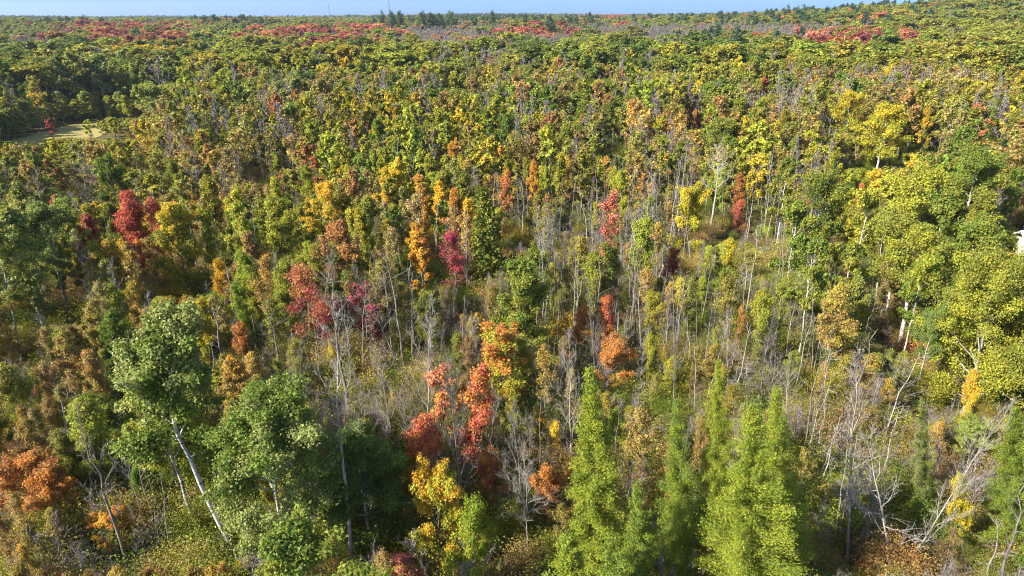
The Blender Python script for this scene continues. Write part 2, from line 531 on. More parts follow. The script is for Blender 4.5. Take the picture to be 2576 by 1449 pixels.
class Form:
    """Meshes of one tree shape, shared by all trees grown from it."""
    def __init__(self, kind, g, H, bark, leafmat=None, Rad=3.0):
        self.kind, self.H, self.Rad = kind, H, Rad
        self.trunk = g['trunk'].mesh(kind + '_trunk', bark)
        self.limbs = [t.mesh(kind + '_limb', bark) for t in g['limbs']]
        self.crown = None
        if g['lv'] is not None:
            n = len(g['lv']) // 3
            self.crown = quads_mesh(kind + '_crown', g['lv'], np.zeros((0, 4), np.int32), [leafmat or M_LEAF], None,
                                    {'clump': g['cl'], 'leaf_random': g['rnd']}, tri=np.arange(n * 3).reshape(-1, 3))

def joined_mesh(name, g, bark, leafmat=None):
    """One mesh of trunk and leaves, for the far wood and the undergrowth."""
    v, f = g['trunk'].arrays()
    for t in g['limbs']:
        v2, f2 = t.arrays()
        f = np.concatenate([f, f2 + len(v)]); v = np.concatenate([v, v2])
    n = 0
    tri = None
    mi = np.zeros(len(f), int)
    cl = np.zeros(len(f)); rn = np.zeros(len(f))
    if g['lv'] is not None:
        n = len(g['lv']) // 3
        tri = np.arange(n * 3).reshape(-1, 3) + len(v); v = np.concatenate([v, g['lv']])
        mi = np.concatenate([mi, np.ones(n, int)])
        cl = np.concatenate([cl, g['cl']]); rn = np.concatenate([rn, g['rnd']])
    return quads_mesh(name, v, f, [bark, leafmat or M_LEAF], mi, {'clump': cl, 'leaf_random': rn}, tri=tri)

# ------------------------------------------------------------------ objects
THINGS = []          # every tree, for the labels at the end
def link(o):
    COL.objects.link(o)
    return o

def child(name, mesh, parent):
    o = bpy.data.objects.new(name, mesh)
    o.parent = parent
    return link(o)

NAME_OF = {}
def grow(form, name, x, y, z, height, width=1.0, turn=None, leaf_a=None, leaf_b=None, label=None, group=None, category=None, tilt=(0, 0), look=None, hero=False, limbs=True):
    """One tree: an Empty at its foot with a trunk, its limbs and its crown. width is relative to the form's own at that height."""
    o = bpy.data.objects.new(name, None)
    o.empty_display_size = 0.5
    link(o)
    s = height / form.H
    o.location = (x, y, z - 0.05)
    tz = random.random() * 2 * PI if turn is None else turn
    o.rotation_euler = (Matrix.Rotation(tilt[1], 3, 'Y') @ Matrix.Rotation(tilt[0], 3, 'X') @ Matrix.Rotation(tz, 3, 'Z')).to_euler()
    o.scale = (s * width, s * width, s)
    child('trunk', form.trunk, o)
    if limbs:
        for lm in form.limbs:
            child('limb' if form.kind != 'stem' else 'crown', lm, o)
    if form.crown is not None:
        c = child('crown', form.crown, o)
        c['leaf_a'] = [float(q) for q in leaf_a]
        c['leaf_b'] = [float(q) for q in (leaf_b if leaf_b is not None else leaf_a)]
    o['category'] = category or ('shrub' if 'shrub' in name else 'tree')
    if group:
        o['group'] = group
    uu, vv = project(x, y, z + height * 0.75)
    THINGS.append(dict(o=o, u=float(uu), v=float(vv), d=math.hypot(x, y), h=height, label=label, look=look or 'leafy', hero=hero, w=form.Rad * s * width))
    return o

# ------------------------------------------------------------------ ground
def ground_sheet():
    rr = np.concatenate([[0.0], np.geomspace(8, 8900, 110)])
    na = 200
    ang = np.linspace(0, 2 * PI, na, endpoint=False)
    x = rr[1:, None] * np.sin(ang)[None]; y = rr[1:, None] * np.cos(ang)[None]
    v = np.stack([x, y, terrain(x, y)], -1).reshape(-1, 3)
    v = np.concatenate([v, [[0, 0, 0]]])
    nr = len(rr) - 1
    i = np.arange(nr - 1)[:, None] * na; j = np.arange(na)[None]; j2 = (j + 1) % na
    q = np.stack([i + j2, i + j, i + na + j, i + na + j2], -1).reshape(-1, 4)
    me = bpy.data.meshes.new('ground')
    tris = [(int(j_), int((j_ + 1) % na), nr * na) for j_ in range(na)]
    me.from_pydata([tuple(p) for p in v], [], [tuple(p) for p in q.tolist()] + [(a, b, c) for a, b, c in tris])
    me.materials.append(M_LITTER)
    for p in me.polygons:
        p.use_smooth = True
    o = link(bpy.data.objects.new('ground', me))
    o['kind'] = 'structure'; o['label'] = 'forest floor of brown leaf litter and low weeds under the trees'
    return o
ground_sheet()

def patch(name, pix, mat, label, lift=0.06, grid=14):
    """A sheet of ground cover laid over the forest floor between four corners."""
    P = [np.array(spot_of(u, v, 0)[:2]) for u, v in pix]
    s = np.linspace(0, 1, grid)
    v, f = [], []
    for a in s:
        for b in s:
            p = (P[0] * (1 - b) + P[1] * b) * (1 - a) + (P[3] * (1 - b) + P[2] * b) * a
            v.append((p[0], p[1], float(terrain(p[0], p[1])) + lift))
    for i in range(grid - 1):
        for j in range(grid - 1):
            k = i * grid + j
            f.append((k, k + 1, k + grid + 1, k + grid))
    me = bpy.data.meshes.new(name); me.from_pydata(v, [], f); me.materials.append(mat)
    if me.polygons[0].normal.z < 0:
        me.flip_normals()
    o = link(bpy.data.objects.new(name, me))
    o['kind'] = 'structure'; o['label'] = label
    return o, P
field, FIELD_P = patch('field', [(-60, 378), (240, 348), (350, 302), (180, 314)], M_FIELD, 'strip of dry tan grass in a clearing among the trees')
lawn, LAWN_P = patch('lawn', [(2556, 640), (2700, 640), (2700, 592), (2550, 588)], M_LAWN, 'small mown lawn below the white roof')

# ------------------------------------------------------------------ tree shapes
F = {}
def form(key, kind, g, H, bark, Rad, leafmat=None):
    F.setdefault(key, []).append(Form(kind, g, H, bark, leafmat, Rad))

for s in range(4):      # near, fine leaved
    form('round_hi', 'maple', broadleaf(10 + s, 12, 0.26, 3.2, 0.42, 26000, 0.11, 14, 5, 0.15), 12, M_GREY, 3.3)
    form('oval_hi', 'ash', broadleaf(20 + s, 13, 0.38, 1.9, 0.42, 16000, 0.1, 16, 4, 0.11, low_el=38, top_el=78, clump=0.3), 13, M_GREY, 2.3)
    form('sparse_hi', 'ash', broadleaf(30 + s, 13, 0.42, 1.7, 0.5, 5200, 0.1, 15, 5, 0.085, clump=0.3, low_el=42, top_el=80), 13, M_PALE, 2.0)
for s in range(3):
    form('aspen_hi', 'aspen', broadleaf(40 + s, 16, 0.45, 3.0, 0.5, 26000, 0.105, 13, 5, 0.17, split_limbs=True), 16, M_ASPEN, 3.2)
    form('larch_hi', 'larch', conifer(50 + s, 14, 2.4, tufts=70000, leaf=0.075, thin=0.22, ragged=0.7, whorl=0.55, per=6, spread=0.13), 14, M_DARK, 2.4, M_NEEDLE)
for s in range(5):
    form('bare_hi', 'bare', leafless(60 + s, 12, 0.2 + 0.05 * s, 2.5, 16, 8, 6, 0.11, tw=0.0085, el0=38, el1=78), 12, [M_GREY, M_PALE, M_GREY, M_PALE, M_GREY][s], 2.9)
for s in range(6):
    form('stem', 'stem', slim_stem(70 + s, 11, 0.055 + 0.01 * (s % 3), 14, 0.9, wob=0.008 + 0.004 * (s % 3)), 11, [M_PALE, M_GREY, M_PALE][s % 3], 0.8)
for s in range(3):
    form('snag', 'snag', leafless(80 + s, 11, 0.35, 2.2, 6, 3, 2, 0.17, el0=15, el1=60, tw=0.014), 11, M_DEAD, 2.0)
for s in range(3):
    form('shrub_hi', 'shrub', shrub_form(90 + s, 3.5, 1.9, 7000, 0.1), 3.5, M_GREY, 1.9)
for s in range(6):      # farther, coarser leaves
    form('round', 'maple', broadleaf(110 + s, 14, 0.3, 2.5, 0.40 + 0.02 * s, 14000, 0.155, 18, 4, 0.15, twigs=False, clump=0.2, low_el=28, top_el=76), 14, M_GREY, 2.9)
for s in range(5):
    form('oval', 'ash', broadleaf(120 + s, 14, 0.36, 1.6, 0.42, 9500, 0.145, 17, 4, 0.11, twigs=False, clump=0.33, low_el=42, top_el=80), 14, M_GREY, 1.9)
    form('sparse', 'ash', broadleaf(130 + s, 13, 0.4, 1.6, 0.5, 2700, 0.14, 14, 4, 0.09, clump=0.32, low_el=42, top_el=80), 13, M_PALE, 2.1)
for s in range(4):
    form('bare', 'bare', leafless(160 + s, 12, 0.22, 2.4, 15, 7, 5, 0.10, split_limbs=False, tw=0.014, el0=40, el1=78), 12, M_MAUVE, 2.7)
    form('aspen', 'aspen', broadleaf(140 + s, 15, 0.42, 2.9, 0.5, 9000, 0.18, 12, 4, 0.16, twigs=False), 15, M_WHITE, 3.0)
for s in range(2):
    form('larch', 'larch', conifer(150 + s, 13, 2.0, tufts=14000, leaf=0.16, whorl=0.6, spread=0.2), 13, M_DARK, 2.0, M_NEEDLE)
for s in range(3):
    form('pine', 'pine', conifer(170 + s, 18, 3.4, cb=0.3, whorl=1.7, per=5, tufts=6500, leaf=0.36, droop=0.2, ragged=1.1, power=0.45, thin=0.45, spread=0.42), 18, M_DARK, 3.2, M_NEEDLE)

# ------------------------------------------------------------------ leaf colours, as they are on the tree
C = dict(
    dark=(0.080, 0.115, 0.020), green=(0.132, 0.182, 0.028), olive=(0.214, 0.220, 0.032), lime=(0.325, 0.325, 0.034),
    yellow=(0.500, 0.395, 0.034), gold=(0.530, 0.320, 0.036), orange=(0.500, 0.215, 0.050), rust=(0.350, 0.170, 0.060),
    brown=(0.270, 0.196, 0.066), tan=(0.320, 0.245, 0.105), red=(0.400, 0.100, 0.066), crimson=(0.345, 0.055, 0.078), maroon=(0.200, 0.066, 0.056),
    grey=(0.220, 0.248, 0.074), larch=(0.165, 0.210, 0.022), larch_yellow=(0.225, 0.258, 0.026), pine=(0.050, 0.085, 0.044), salmon=(0.50, 0.22, 0.13))
WORD = dict(dark='dark green', green='green', olive='olive green', lime='yellow-green', yellow='yellow', gold='golden', orange='orange', rust='rusty',
            brown='brownish', tan='tan', red='red', crimson='crimson', maroon='maroon', grey='grey-green', larch='bright green', larch_yellow='lime green', pine='blue-green', salmon='salmon')
def tone(key, amt=0.16):
    c = np.array(C[key])
    return np.clip(c * (1 + amt * RNG.normal()) * (1 + amt * 0.5 * RNG.normal(size=3)), 0.006, 0.7)

def clear_of(u0, v0, u1, v1, d):
    KEEP.append((u0, v0, u1, v1, d))
KEEP = []            # stretches of view that nearer trees leave open, as they do in the photograph
TAKEN = []           # (x, y, r) feet already in use

def hero(name, form_, tip, base, label, leaf_a=None, leaf_b=None, height=None, width=1.0, keep=None, look=None, group=None, turn=None, taken=1.5):
    """A tree told apart in the photograph. tip: where its top is seen; base: where its foot is (None: from its height)."""
    if base is not None:
        x, y, z = spot_of(base[0], base[1], 0)
        d = ray(*tip)
        t = y / d[1]
        height = max(1.5, CAM_H + d[2] * t - z)
        lean_x = d[0] * t - x
    else:
        x, y, z = spot_of(tip[0], tip[1], height)
        lean_x = 0.0
    tilt = (0.0, math.atan2(lean_x, height))
    o = grow(form_, name, x, y, z, height / max(0.3, math.cos(tilt[1])), width, turn, leaf_a, leaf_b, label, group, tilt=tilt, look=look, hero=True)
    TAKEN.append((x, y, taken))
    if keep is None and name == 'larch_tree':
        keep = (tip[0] - 85, tip[1] + 5, tip[0] + 85, 1449)
    if keep:
        KEEP.append((*keep, math.hypot(x, y)))
    return o, height

# --- the big birch and its neighbours on the left
def hf(seed, H, cb, Rad, peak, leaves, leaf, *a, **k):
    return broadleaf(seed, H, cb, Rad, peak, int(leaves * 1.9), leaf * 0.62, *a, **k)
birch = Form('birch', hf(301, 19, 0.50, 3.0, 0.45, 30000, 0.165, 17, 6, 0.22, split_limbs=True, curve=-0.075, clump=0.22), 19, M_WHITE, M_LEAF, 3.0)
hero('birch_tree', birch, (462, 758), (612, 1418), 'leaning white-barked birch, the tallest leafy tree nearest the lower left corner', C['green'], C['grey'], width=0.98, turn=0.0, keep=(380, 760, 620, 1410))
aspen_b = Form('aspen', hf(302, 15, 0.36, 2.7, 0.5, 22000, 0.15, 13, 5, 0.15, split_limbs=True, curve=-0.03), 15, M_ASPEN, M_LEAF, 2.7)
hero('aspen_tree', aspen_b, (352, 905), (524, 1375), 'grey-trunked aspen with yellow-green crown tucked left of the white birch', C['lime'], C['grey'], width=1.0, turn=0.0, keep=(270, 900, 530, 1370))
hero('aspen_tree', F['aspen_hi'][1], (405, 1060), (470, 1305), 'slim grey aspen trunk between the two leaning pale trunks', C['olive'], C['green'], width=0.5, turn=1.0)
hero('bare_tree', Form('bare', leafless(303, 12, 0.38, 2.6, 9, 6, 5, 0.13, forks=1, el0=40), 12, M_GREY, None, 2.6), (255, 1055), (330, 1470), 'grey leafless tree forked in a V in the bottom left', turn=0.6, keep=(190, 1060, 420, 1430))
# --- the aspens in the middle of the foreground, the right one dark-leaved for shade
asp_c = Form('aspen', hf(304, 15.5, 0.33, 3.6, 0.42, 50000, 0.14, 26, 6, 0.2, split_limbs=True, clump=0.19), 15.5, M_ASPEN, M_LEAF, 4.4)
hero('aspen_tree', asp_c, (668, 985), (725, 1520), 'broad grey-green aspen crown right of the birch, low in the foreground', C['grey'], C['green'], width=0.88, turn=2.0, keep=(540, 1000, 800, 1330))
asp_d = Form('aspen', hf(305, 13, 0.2, 3.6, 0.42, 40000, 0.14, 24, 6, 0.2, split_limbs=True, clump=0.19), 13, M_ASPEN, M_LEAF, 4.0)
hero('aspen_tree', asp_d, (915, 1100), (940, 1410), 'darkest green aspen crown crossed by a pale leaning trunk at bottom centre', C['dark'], C['green'], width=1.2, turn=4.0, keep=(800, 1130, 1040, 1380))  # added as the broad crown's shaded side; shade put into its leaf colour
hero('aspen_tree', F['aspen_hi'][0], (735, 1310), (745, 1800), 'low yellow-olive aspen crown at the bottom edge below the broad aspen', C['olive'], C['green'], width=1.1)
# --- the tall pale bare maple over it
tall_bare = Form('bare', leafless(306, 19, 0.55, 2.6, 13, 8, 6, 0.17, tw=0.009, el0=35, el1=78, split_limbs=True, wob=0.01), 19, M_PALE, None, 3.3)
hero('bare_tree', tall_bare, (826, 770), (892, 1480), 'tall leafless tree with a long pale trunk in front of dark green foliage', width=0.85, turn=0.0, keep=(760, 790, 900, 1449))
forked = Form('bare', leafless(307, 15, 0.5, 2.6, 13, 7, 6, 0.17, el0=32, el1=78, tw=0.009), 15, M_GREY, None, 3.0)
hero('bare_tree', forked, (835, 650), (884, 1100), 'forked grey leafless tree with crimson leaves clinging to its left side', width=1.0, turn=0.9, keep=(730, 640, 930, 1010))
crim = Form('maple', hf(308, 13, 0.35, 2.1, 0.45, 4200, 0.16, 13, 5, 0.1, hollow=0.5, clump=0.46), 13, M_GREY, M_LEAF, 2.6)
hero('maple_tree', crim, (775, 655), None, 'half-bare crimson maple left of the forked grey tree', C['crimson'], C['rust'], height=13, width=0.95, keep=(725, 650, 840, 850))
hero('maple_tree', F['round_hi'][1], (860, 565), None, 'dark olive maple with rusty red top behind the crimson maple', C['dark'], C['rust'], height=14, width=0.8, keep=(800, 570, 910, 700))
hero('maple_tree', Form('maple', hf(309, 9, 0.3, 2.0, 0.45, 2500, 0.18, 10, 4, 0.08, hollow=0.4), 9, M_GREY, M_LEAF, 2.0), (925, 715), None, 'dark maroon maple half hidden right of the forked grey tree', C['maroon'], C['crimson'], height=10)
bentg = Form('bare', leafless(310, 15, 0.5, 2.6, 12, 7, 5, 0.12, lean=(-2.2, 0), el0=35), 15, M_GREY, None, 2.6)
hero('bare_tree', bentg, (935, 655), (1030, 985), 'leafless grey tree arching left, right of the maroon maple', turn=0.0, keep=(905, 650, 1060, 980))
hero('dead_sapling', F['stem'][1], (985, 640), (1025, 985), 'dark straight dead stem beside the arching grey tree', width=1.9, look='bare', keep=(975, 640, 1035, 980))
hero('bare_tree', F['bare_hi'][3], (965, 880), (1005, 1190), 'thin pale leafless tree standing over the dark aspen crown', width=0.6, keep=(930, 900, 1030, 1180))
multi = Form('bare', leafless(311, 15, 0.30, 3.0, 16, 8, 5, 0.15, el0=62, el1=84, split_limbs=True), 15, M_GREY, None, 3.0)
hero('bare_tree', multi, (1130, 905), (1165, 1400), 'many-stemmed grey leafless tree rising in front of red and orange maples', width=0.85, turn=0.3, keep=(1080, 920, 1240, 1390))
# --- red and orange maples in the centre
hero('maple_tree', Form('maple', hf(312, 10, 0.2, 1.2, 0.45, 5200, 0.15, 15, 5, 0.09, hollow=0.2, clump=0.46), 10, M_GREY, M_LEAF, 1.7), (1195, 905), (1185, 1260), 'slender fiery red maple behind the many-stemmed grey tree', C['red'], C['orange'], width=0.75, keep=(1140, 910, 1240, 1140))
hero('maple_tree', Form('maple', hf(323, 8, 0.2, 1.5, 0.45, 3000, 0.17, 12, 4, 0.08, hollow=0.3), 8, M_GREY, M_LEAF, 1.5), (1135, 905), (1125, 1180), 'thin light orange maple just left of the fiery red maple', C['orange'], C['salmon'], width=0.9)
hero('maple_tree', Form('maple', hf(313, 8.5, 0.15, 1.6, 0.4, 7000, 0.15, 15, 5, 0.09, hollow=0.15, clump=0.46), 8.5, M_GREY, M_LEAF, 2.1), (1066, 1040), (1085, 1350), 'bright orange-red maple left of the many-stemmed grey tree', C['orange'], C['red'], width=0.7, keep=(1020, 1040, 1130, 1200))
hero('maple_tree', F['round_hi'][2], (1098, 1165), (1110, 1480), 'yellow maple turning from green low under the orange-red maple', C['lime'], C['gold'], width=0.62, keep=(1040, 1170, 1180, 1330))
hero('maple_tree', F['round_hi'][3], (1170, 1275), (1185, 1570), 'bright green maple sapling at the foot of the many-stemmed tree', C['lime'], C['larch'], width=0.62)
hero('maple_tree', F['round_hi'][0], (1262, 825), None, 'green maple with orange shoulders above the fiery red maple', C['lime'], C['orange'], height=10, width=1.05, keep=(1190, 830, 1335, 960))
hero('cedar_tree', Form('cedar', hf(314, 13, 0.12, 2.7, 0.4, 18000, 0.16, 18, 5, 0.13), 13, M_DARK, M_LEAF, 2.7), (1310, 640), None, 'dense dark olive tree in the centre above the orange-shouldered maple', C['olive'], C['green'], height=14, width=1.0, keep=(1225, 640, 1400, 840))
hero('cedar_tree', Form('cedar', conifer(315, 14, 2.5, cb=0.1, whorl=0.45, per=8, tufts=15000, leaf=0.17, droop=0.1, thin=0.5, power=0.6, spread=0.25), 14, M_DARK, M_NEEDLE, 2.5), (1222, 470), None, 'pointed dark green cedar left of the orange and salmon trees', C['olive'], C['dark'], height=15, width=0.95, keep=(1175, 470, 1280, 690))
hero('maple_tree', Form('maple', hf(316, 10, 0.15, 1.3, 0.45, 7000, 0.18, 13, 4, 0.09), 10, M_GREY, M_LEAF, 1.3), (1058, 560), None, 'slim maple with orange-red top fading to gold below', C['gold'], C['orange'], height=11, width=1.0, keep=(1030, 560, 1085, 720))
hero('maple_tree', Form('maple', hf(317, 9, 0.2, 1.6, 0.45, 3400, 0.15, 13, 5, 0.09, hollow=0.35, clump=0.46), 9, M_GREY, M_LEAF, 1.9), (1142, 580), None, 'dusky crimson maple right of the pale trunk and gold maple', C['maroon'], C['crimson'], height=10, width=1.0, keep=(1110, 585, 1180, 690))
hero('dead_tree', F['snag'][0], (1100, 520), (1094, 720), 'pale broken trunk between the gold maple and the crimson maple', width=0.8, look='dead', keep=(1085, 520, 1115, 725))
hero('bare_tree', F['bare_hi'][1], (1172, 555), (1176, 780), 'straight pale bare tree just right of the dusky crimson maple', width=0.55, keep=(1160, 560, 1190, 780))
# --- left side
for_k = Form('aspen', hf(318, 18, 0.5, 3.6, 0.5, 26000, 0.18, 16, 6, 0.3, split_limbs=True, clump=0.22), 18, M_GREY, M_LEAF, 4.6)
hero('aspen_tree', for_k, (85, 510), (186, 825), 'big grey-green tree with dark forked trunk leaning at the left edge', C['grey'], C['green'], width=1.0, turn=0.2, keep=(95, 690, 190, 815))
hero('aspen_tree', F['aspen_hi'][2], (-10, 560), (52, 910), 'thick grey trunk leaning at the very left edge', C['grey'], C['olive'], width=0.9, keep=(0, 760, 60, 905))
hero('maple_tree', Form('maple', hf(319, 12, 0.2, 1.8, 0.45, 9500, 0.19, 15, 5, 0.12, hollow=0.2, clump=0.46), 12, M_GREY, M_LEAF, 2.4), (315, 474), None, 'coral red maple beside a golden maple left of centre', C['red'], C['red'], height=13, width=0.9, keep=(278, 475, 345, 590))
hero('maple_tree', Form('maple', hf(320, 11, 0.2, 1.9, 0.45, 4500, 0.19, 13, 5, 0.1, hollow=0.3, clump=0.46), 11, M_GREY, M_LEAF, 2.2), (368, 490), None, 'paler salmon red maple touching the coral red maple', C['salmon'], C['red'], height=12, width=0.7)
hero('maple_tree', Form('maple', hf(321, 13, 0.1, 2.9, 0.42, 21000, 0.19, 17, 6, 0.16), 13, M_GREY, M_LEAF, 3.6), (430, 505), None, 'big golden yellow maple in front of the coral red maple', C['olive'], C['yellow'], height=13.5, width=0.9, keep=(345, 500, 520, 740))
hero('maple_tree', F['round_hi'][1], (265, 395), None, 'dark green dense maple above the coral red maple', C['dark'], C['green'], height=13, width=0.7, keep=(225, 395, 310, 500))
hero('maple_tree', F['oval_hi'][1], (695, 480), None, 'tall yellow-olive ash above the crimson maple', C['olive'], C['lime'], height=14, width=1.1, keep=(650, 485, 740, 640))
hero('maple_tree', F['round_hi'][3], (800, 470), None, 'yellow-green maple with gold top left of centre', C['lime'], C['gold'], height=12, width=0.95, keep=(740, 470, 850, 600))
hero('maple_tree', F['round_hi'][0], (772, 420), None, 'bright green small maple behind the gold topped maple', C['lime'], C['larch'], height=10, width=0.7, keep=(735, 425, 810, 480))
# --- middle and right
hero('maple_tree', F['round_hi'][2], (1560, 428), None, 'bright yellow-green round maple above a small salmon maple', C['lime'], C['lime'], height=12, width=0.62, keep=(1510, 430, 1600, 500))
hero('maple_tree', Form('maple', hf(322, 11, 0.25, 1.1, 0.5, 3000, 0.17, 13, 5, 0.08, hollow=0.3, clump=0.46), 11, M_PALE, M_LEAF, 1.3), (1543, 470), None, 'slim salmon red maple in the middle of bare stems', C['red'], C['salmon'], height=12, width=1.0, keep=(1515, 475, 1565, 600))
hero('maple_tree', F['oval_hi'][2], (1270, 420), None, 'salmon orange slim maple right of the pointed cedar', C['salmon'], C['orange'], height=12, width=0.65, keep=(1250, 425, 1295, 510))
hero('maple_tree', F['oval_hi'][3], (1345, 395), None, 'slim golden maple right of the salmon orange maple', C['gold'], C['orange'], height=12, width=0.6, keep=(1325, 400, 1370, 480))
hero('maple_tree', F['oval_hi'][0], (1425, 385), None, 'golden-brown ash right of the slim golden maple', C['brown'], C['gold'], height=13, width=0.7)
hero('maple_tree', F['round_hi'][0], (1735, 470), None, 'dense yellow-green maple left of the white dead tree', C['lime'], C['yellow'], height=12, width=0.78, keep=(1690, 475, 1785, 610))
white = Form('snag', leafless(330, 15, 0.52, 3.2, 12, 5, 4, 0.23, el0=22, el1=62, tw=0.022), 15, M_DEAD, None, 3.2)
hero('dead_tree', white, (1822, 365), (1783, 605), 'bleached white dead tree with antler-like branches', width=1.0, look='dead', keep=(1770, 365, 1860, 605))
hero('maple_tree', F['oval_hi'][1], (1868, 430), None, 'orange maple behind the bleached dead tree', C['orange'], C['rust'], height=11, width=0.8, keep=(1840, 430, 1890, 500))
hero('maple_tree', F['sparse_hi'][1], (1858, 500), None, 'small red maple under the orange maple by the dead tree', C['red'], C['red'], height=9, width=1.0, keep=(1840, 505, 1880, 570))
hero('maple_tree', F['sparse_hi'][2], (1762, 455), None, 'crimson sapling between the dense maple and the dead tree', C['crimson'], C['crimson'], height=8, width=0.9)
hero('dead_sapling', F['stem'][0], (1925, 490), (1915, 630), 'straight white stem right of the bleached dead tree', width=2.0, look='bare', keep=(1915, 490, 1935, 625))
hero('dead_sapling', F['stem'][2], (1893, 480), (1880, 600), 'pale leaning stem close to the bleached dead tree', width=2.0, look='bare', keep=(1880, 480, 1900, 600))
hero('dead_tree', F['snag'][1], (1972, 560), (1945, 690), 'pale twin-stemmed dead tree below the yellow-green trees', width=0.7, look='dead', keep=(1940, 560, 1985, 690))
hero('dead_tree', F['snag'][2], (1733, 545), (1738, 690), 'short white snag under the dense yellow-green maple', width=0.7, look='dead', keep=(1722, 560, 1750, 690))
oak = lambda s, n=13000: Form('oak', hf(s, 13, 0.36, 3.4, 0.42, n, 0.21, 17, 6, 0.2, clump=0.24), 13, M_WHITE, M_LEAF, 3.4)
hero('oak_tree', oak(340), (2235, 270), None, 'big round yellow-green oak high among the right-hand trees', C['lime'], C['yellow'], height=16, width=1.1, keep=(2130, 275, 2290, 420))
hero('oak_tree', oak(341), (2150, 235), None, 'golden-topped oak behind the big round oak', C['olive'], C['yellow'], height=16, width=0.85, keep=(2095, 240, 2200, 330))
hero('maple_tree', F['round'][1], (2340, 265), None, 'pointed golden maple right of the big round oak', C['olive'], C['gold'], height=14, width=0.9, keep=(2290, 270, 2390, 380))
hero('oak_tree', oak(342), (2330, 420), None, 'wide olive oak with sunlit yellow top below the pointed golden maple', C['olive'], C['lime'], height=15, width=1.0, keep=(2240, 425, 2400, 600))
hero('oak_tree', oak(343), (2085, 445), None, 'dark olive oak over bare dark limbs right of the dead trees', C['dark'], C['olive'], height=14, width=0.85, keep=(2015, 450, 2150, 600))
hero('oak_tree', oak(344), (2470, 380), None, 'olive oak with rounded crown near the right edge', C['olive'], C['green'], height=15, width=1.0, keep=(2400, 385, 2560, 500))
hero('oak_tree', oak(345), (2470, 570), None, 'olive-green oak above the big yellow-green crown on the right edge', C['olive'], C['green'], height=14, width=0.9, keep=(2400, 575, 2560, 690))
hero('oak_tree', oak(346), (1825, 300), None, 'green oak behind the bleached dead tree', C['green'], C['olive'], height=14, width=0.95, keep=(1760, 305, 1880, 365))
hero('oak_tree', oak(347), (2280, 555), None, 'grey-green oak above the white birch trunk', C['olive'], C['olive'], height=13, width=0.75)
hero('spruce_tree', Form('spruce', conifer(348, 12, 2.2, cb=0.05, whorl=0.6, per=7, tufts=7000, leaf=0.22, droop=-0.1, thin=0.35), 12, M_DARK, M_NEEDLE, 2.2), (2105, 405), None, 'dark blue-green spruce among yellow-green oaks', C['pine'], C['dark'], height=11, width=0.7, keep=(2080, 410, 2135, 470))
hero('larch_tree', F['larch'][0], (2512, 245), None, 'narrow bright green larch near the upper right edge', C['larch'], C['green'], height=14, width=0.75, keep=(2490, 250, 2530, 370))
hero('spruce_tree', F['larch'][1], (2540, 320), None, 'blue-green spruce beside the narrow larch', C['pine'], C['dark'], height=12, width=1.0)
bt = Form('birch', hf(349, 14, 0.62, 2.6, 0.5, 9000, 0.17, 12, 5, 0.25, split_limbs=True, clump=0.26), 14, M_WHITE, M_LEAF, 2.6)
hero('birch_tree', bt, (2300, 575), (2262, 882), 'thick white birch trunk with a bent top on the right', C['olive'], C['lime'], width=1.05, keep=(2245, 690, 2310, 880))
hero('birch_tree', F['aspen'][1], (2412, 590), (2385, 735), 'white birch trunk in shade under the oak on the right', C['green'], C['olive'], width=0.9, keep=(2370, 640, 2420, 735))
hero('birch_tree', F['aspen'][3], (2235, 540), (2200, 780), 'twin pale trunks left of the thick white birch', C['olive'], C['olive'], width=0.7, keep=(2190, 600, 2230, 760))
big_r = Form('oak', hf(350, 14, 0.12, 5.2, 0.42, 60000, 0.15, 26, 7, 0.25, clump=0.17), 14, M_PALE, M_LEAF, 5.2)
hero('oak_tree', big_r, (2520, 690), None, 'huge yellow-green oak crown filling the right edge', C['lime'], C['olive'], height=14, width=0.82, keep=(2310, 700, 2576, 1050))
hero('larch_tree', F['larch_hi'][2], (2550, 1010), (2560, 1420), 'soft green larch at the right edge under the huge oak', C['larch'], C['green'], width=0.9)
hero('larch_tree', F['larch_hi'][0], (2325, 1000), (2330, 1330), 'thin pale green larch behind the V-shaped dead tree', C['grey'], C['larch'], width=0.55)
# --- the larches
lar = lambda s, H, Rad, n: Form('larch', conifer(s, H, Rad, tufts=int(n * 2.6), leaf=0.062, thin=0.2, ragged=0.7, spread=0.14, whorl=0.5, per=7, power=0.95), H, M_DARK, M_NEEDLE, Rad)
hero('larch_tree', lar(360, 14, 2.2, 42000), (1496, 905), (1480, 1500), 'tall lime green larch, leftmost of the pointed larches', C['larch_yellow'], C['larch'], width=0.95, turn=0.5)
hero('larch_tree', lar(361, 14, 2.1, 32000), (1808, 893), (1800, 1390), 'slender pointed larch behind the wide larch', C['larch_yellow'], C['larch'], width=0.8, turn=1.5)
hero('larch_tree', lar(362, 14, 2.5, 42000), (1708, 1000), (1712, 1500), 'shaded green larch between the tall larch and the wide larch', C['larch'], C['green'], width=0.88, turn=2.5)
hero('larch_tree', lar(363, 15, 3.1, 62000), (1880, 1010), (1880, 1620), 'widest larch with soft lime green sprays', C['larch_yellow'], C['larch'], width=1.02, turn=3.5)
hero('larch_tree', lar(364, 15, 2.6, 40000), (1952, 955), (1950, 1520), 'pointed larch rising just behind the widest larch', C['larch_yellow'], C['larch'], width=0.9, turn=4.5)
hero('larch_tree', F['larch_hi'][1], (1600, 1215), (1600, 1620), 'short fresh green larch between the tall and shaded larches', C['larch'], C['green'], width=1.1)
hero('larch_tree', F['larch_hi'][2], (1430, 1330), (1430, 1750), 'low larch at the bottom edge left of the tall larch', C['larch'], C['larch_yellow'], width=1.2)
hero('larch_tree', F['larch_hi'][0], (1560, 1350), (1560, 1800), 'low larch at the bottom edge right of the tall larch', C['larch'], C['green'], width=1.2)
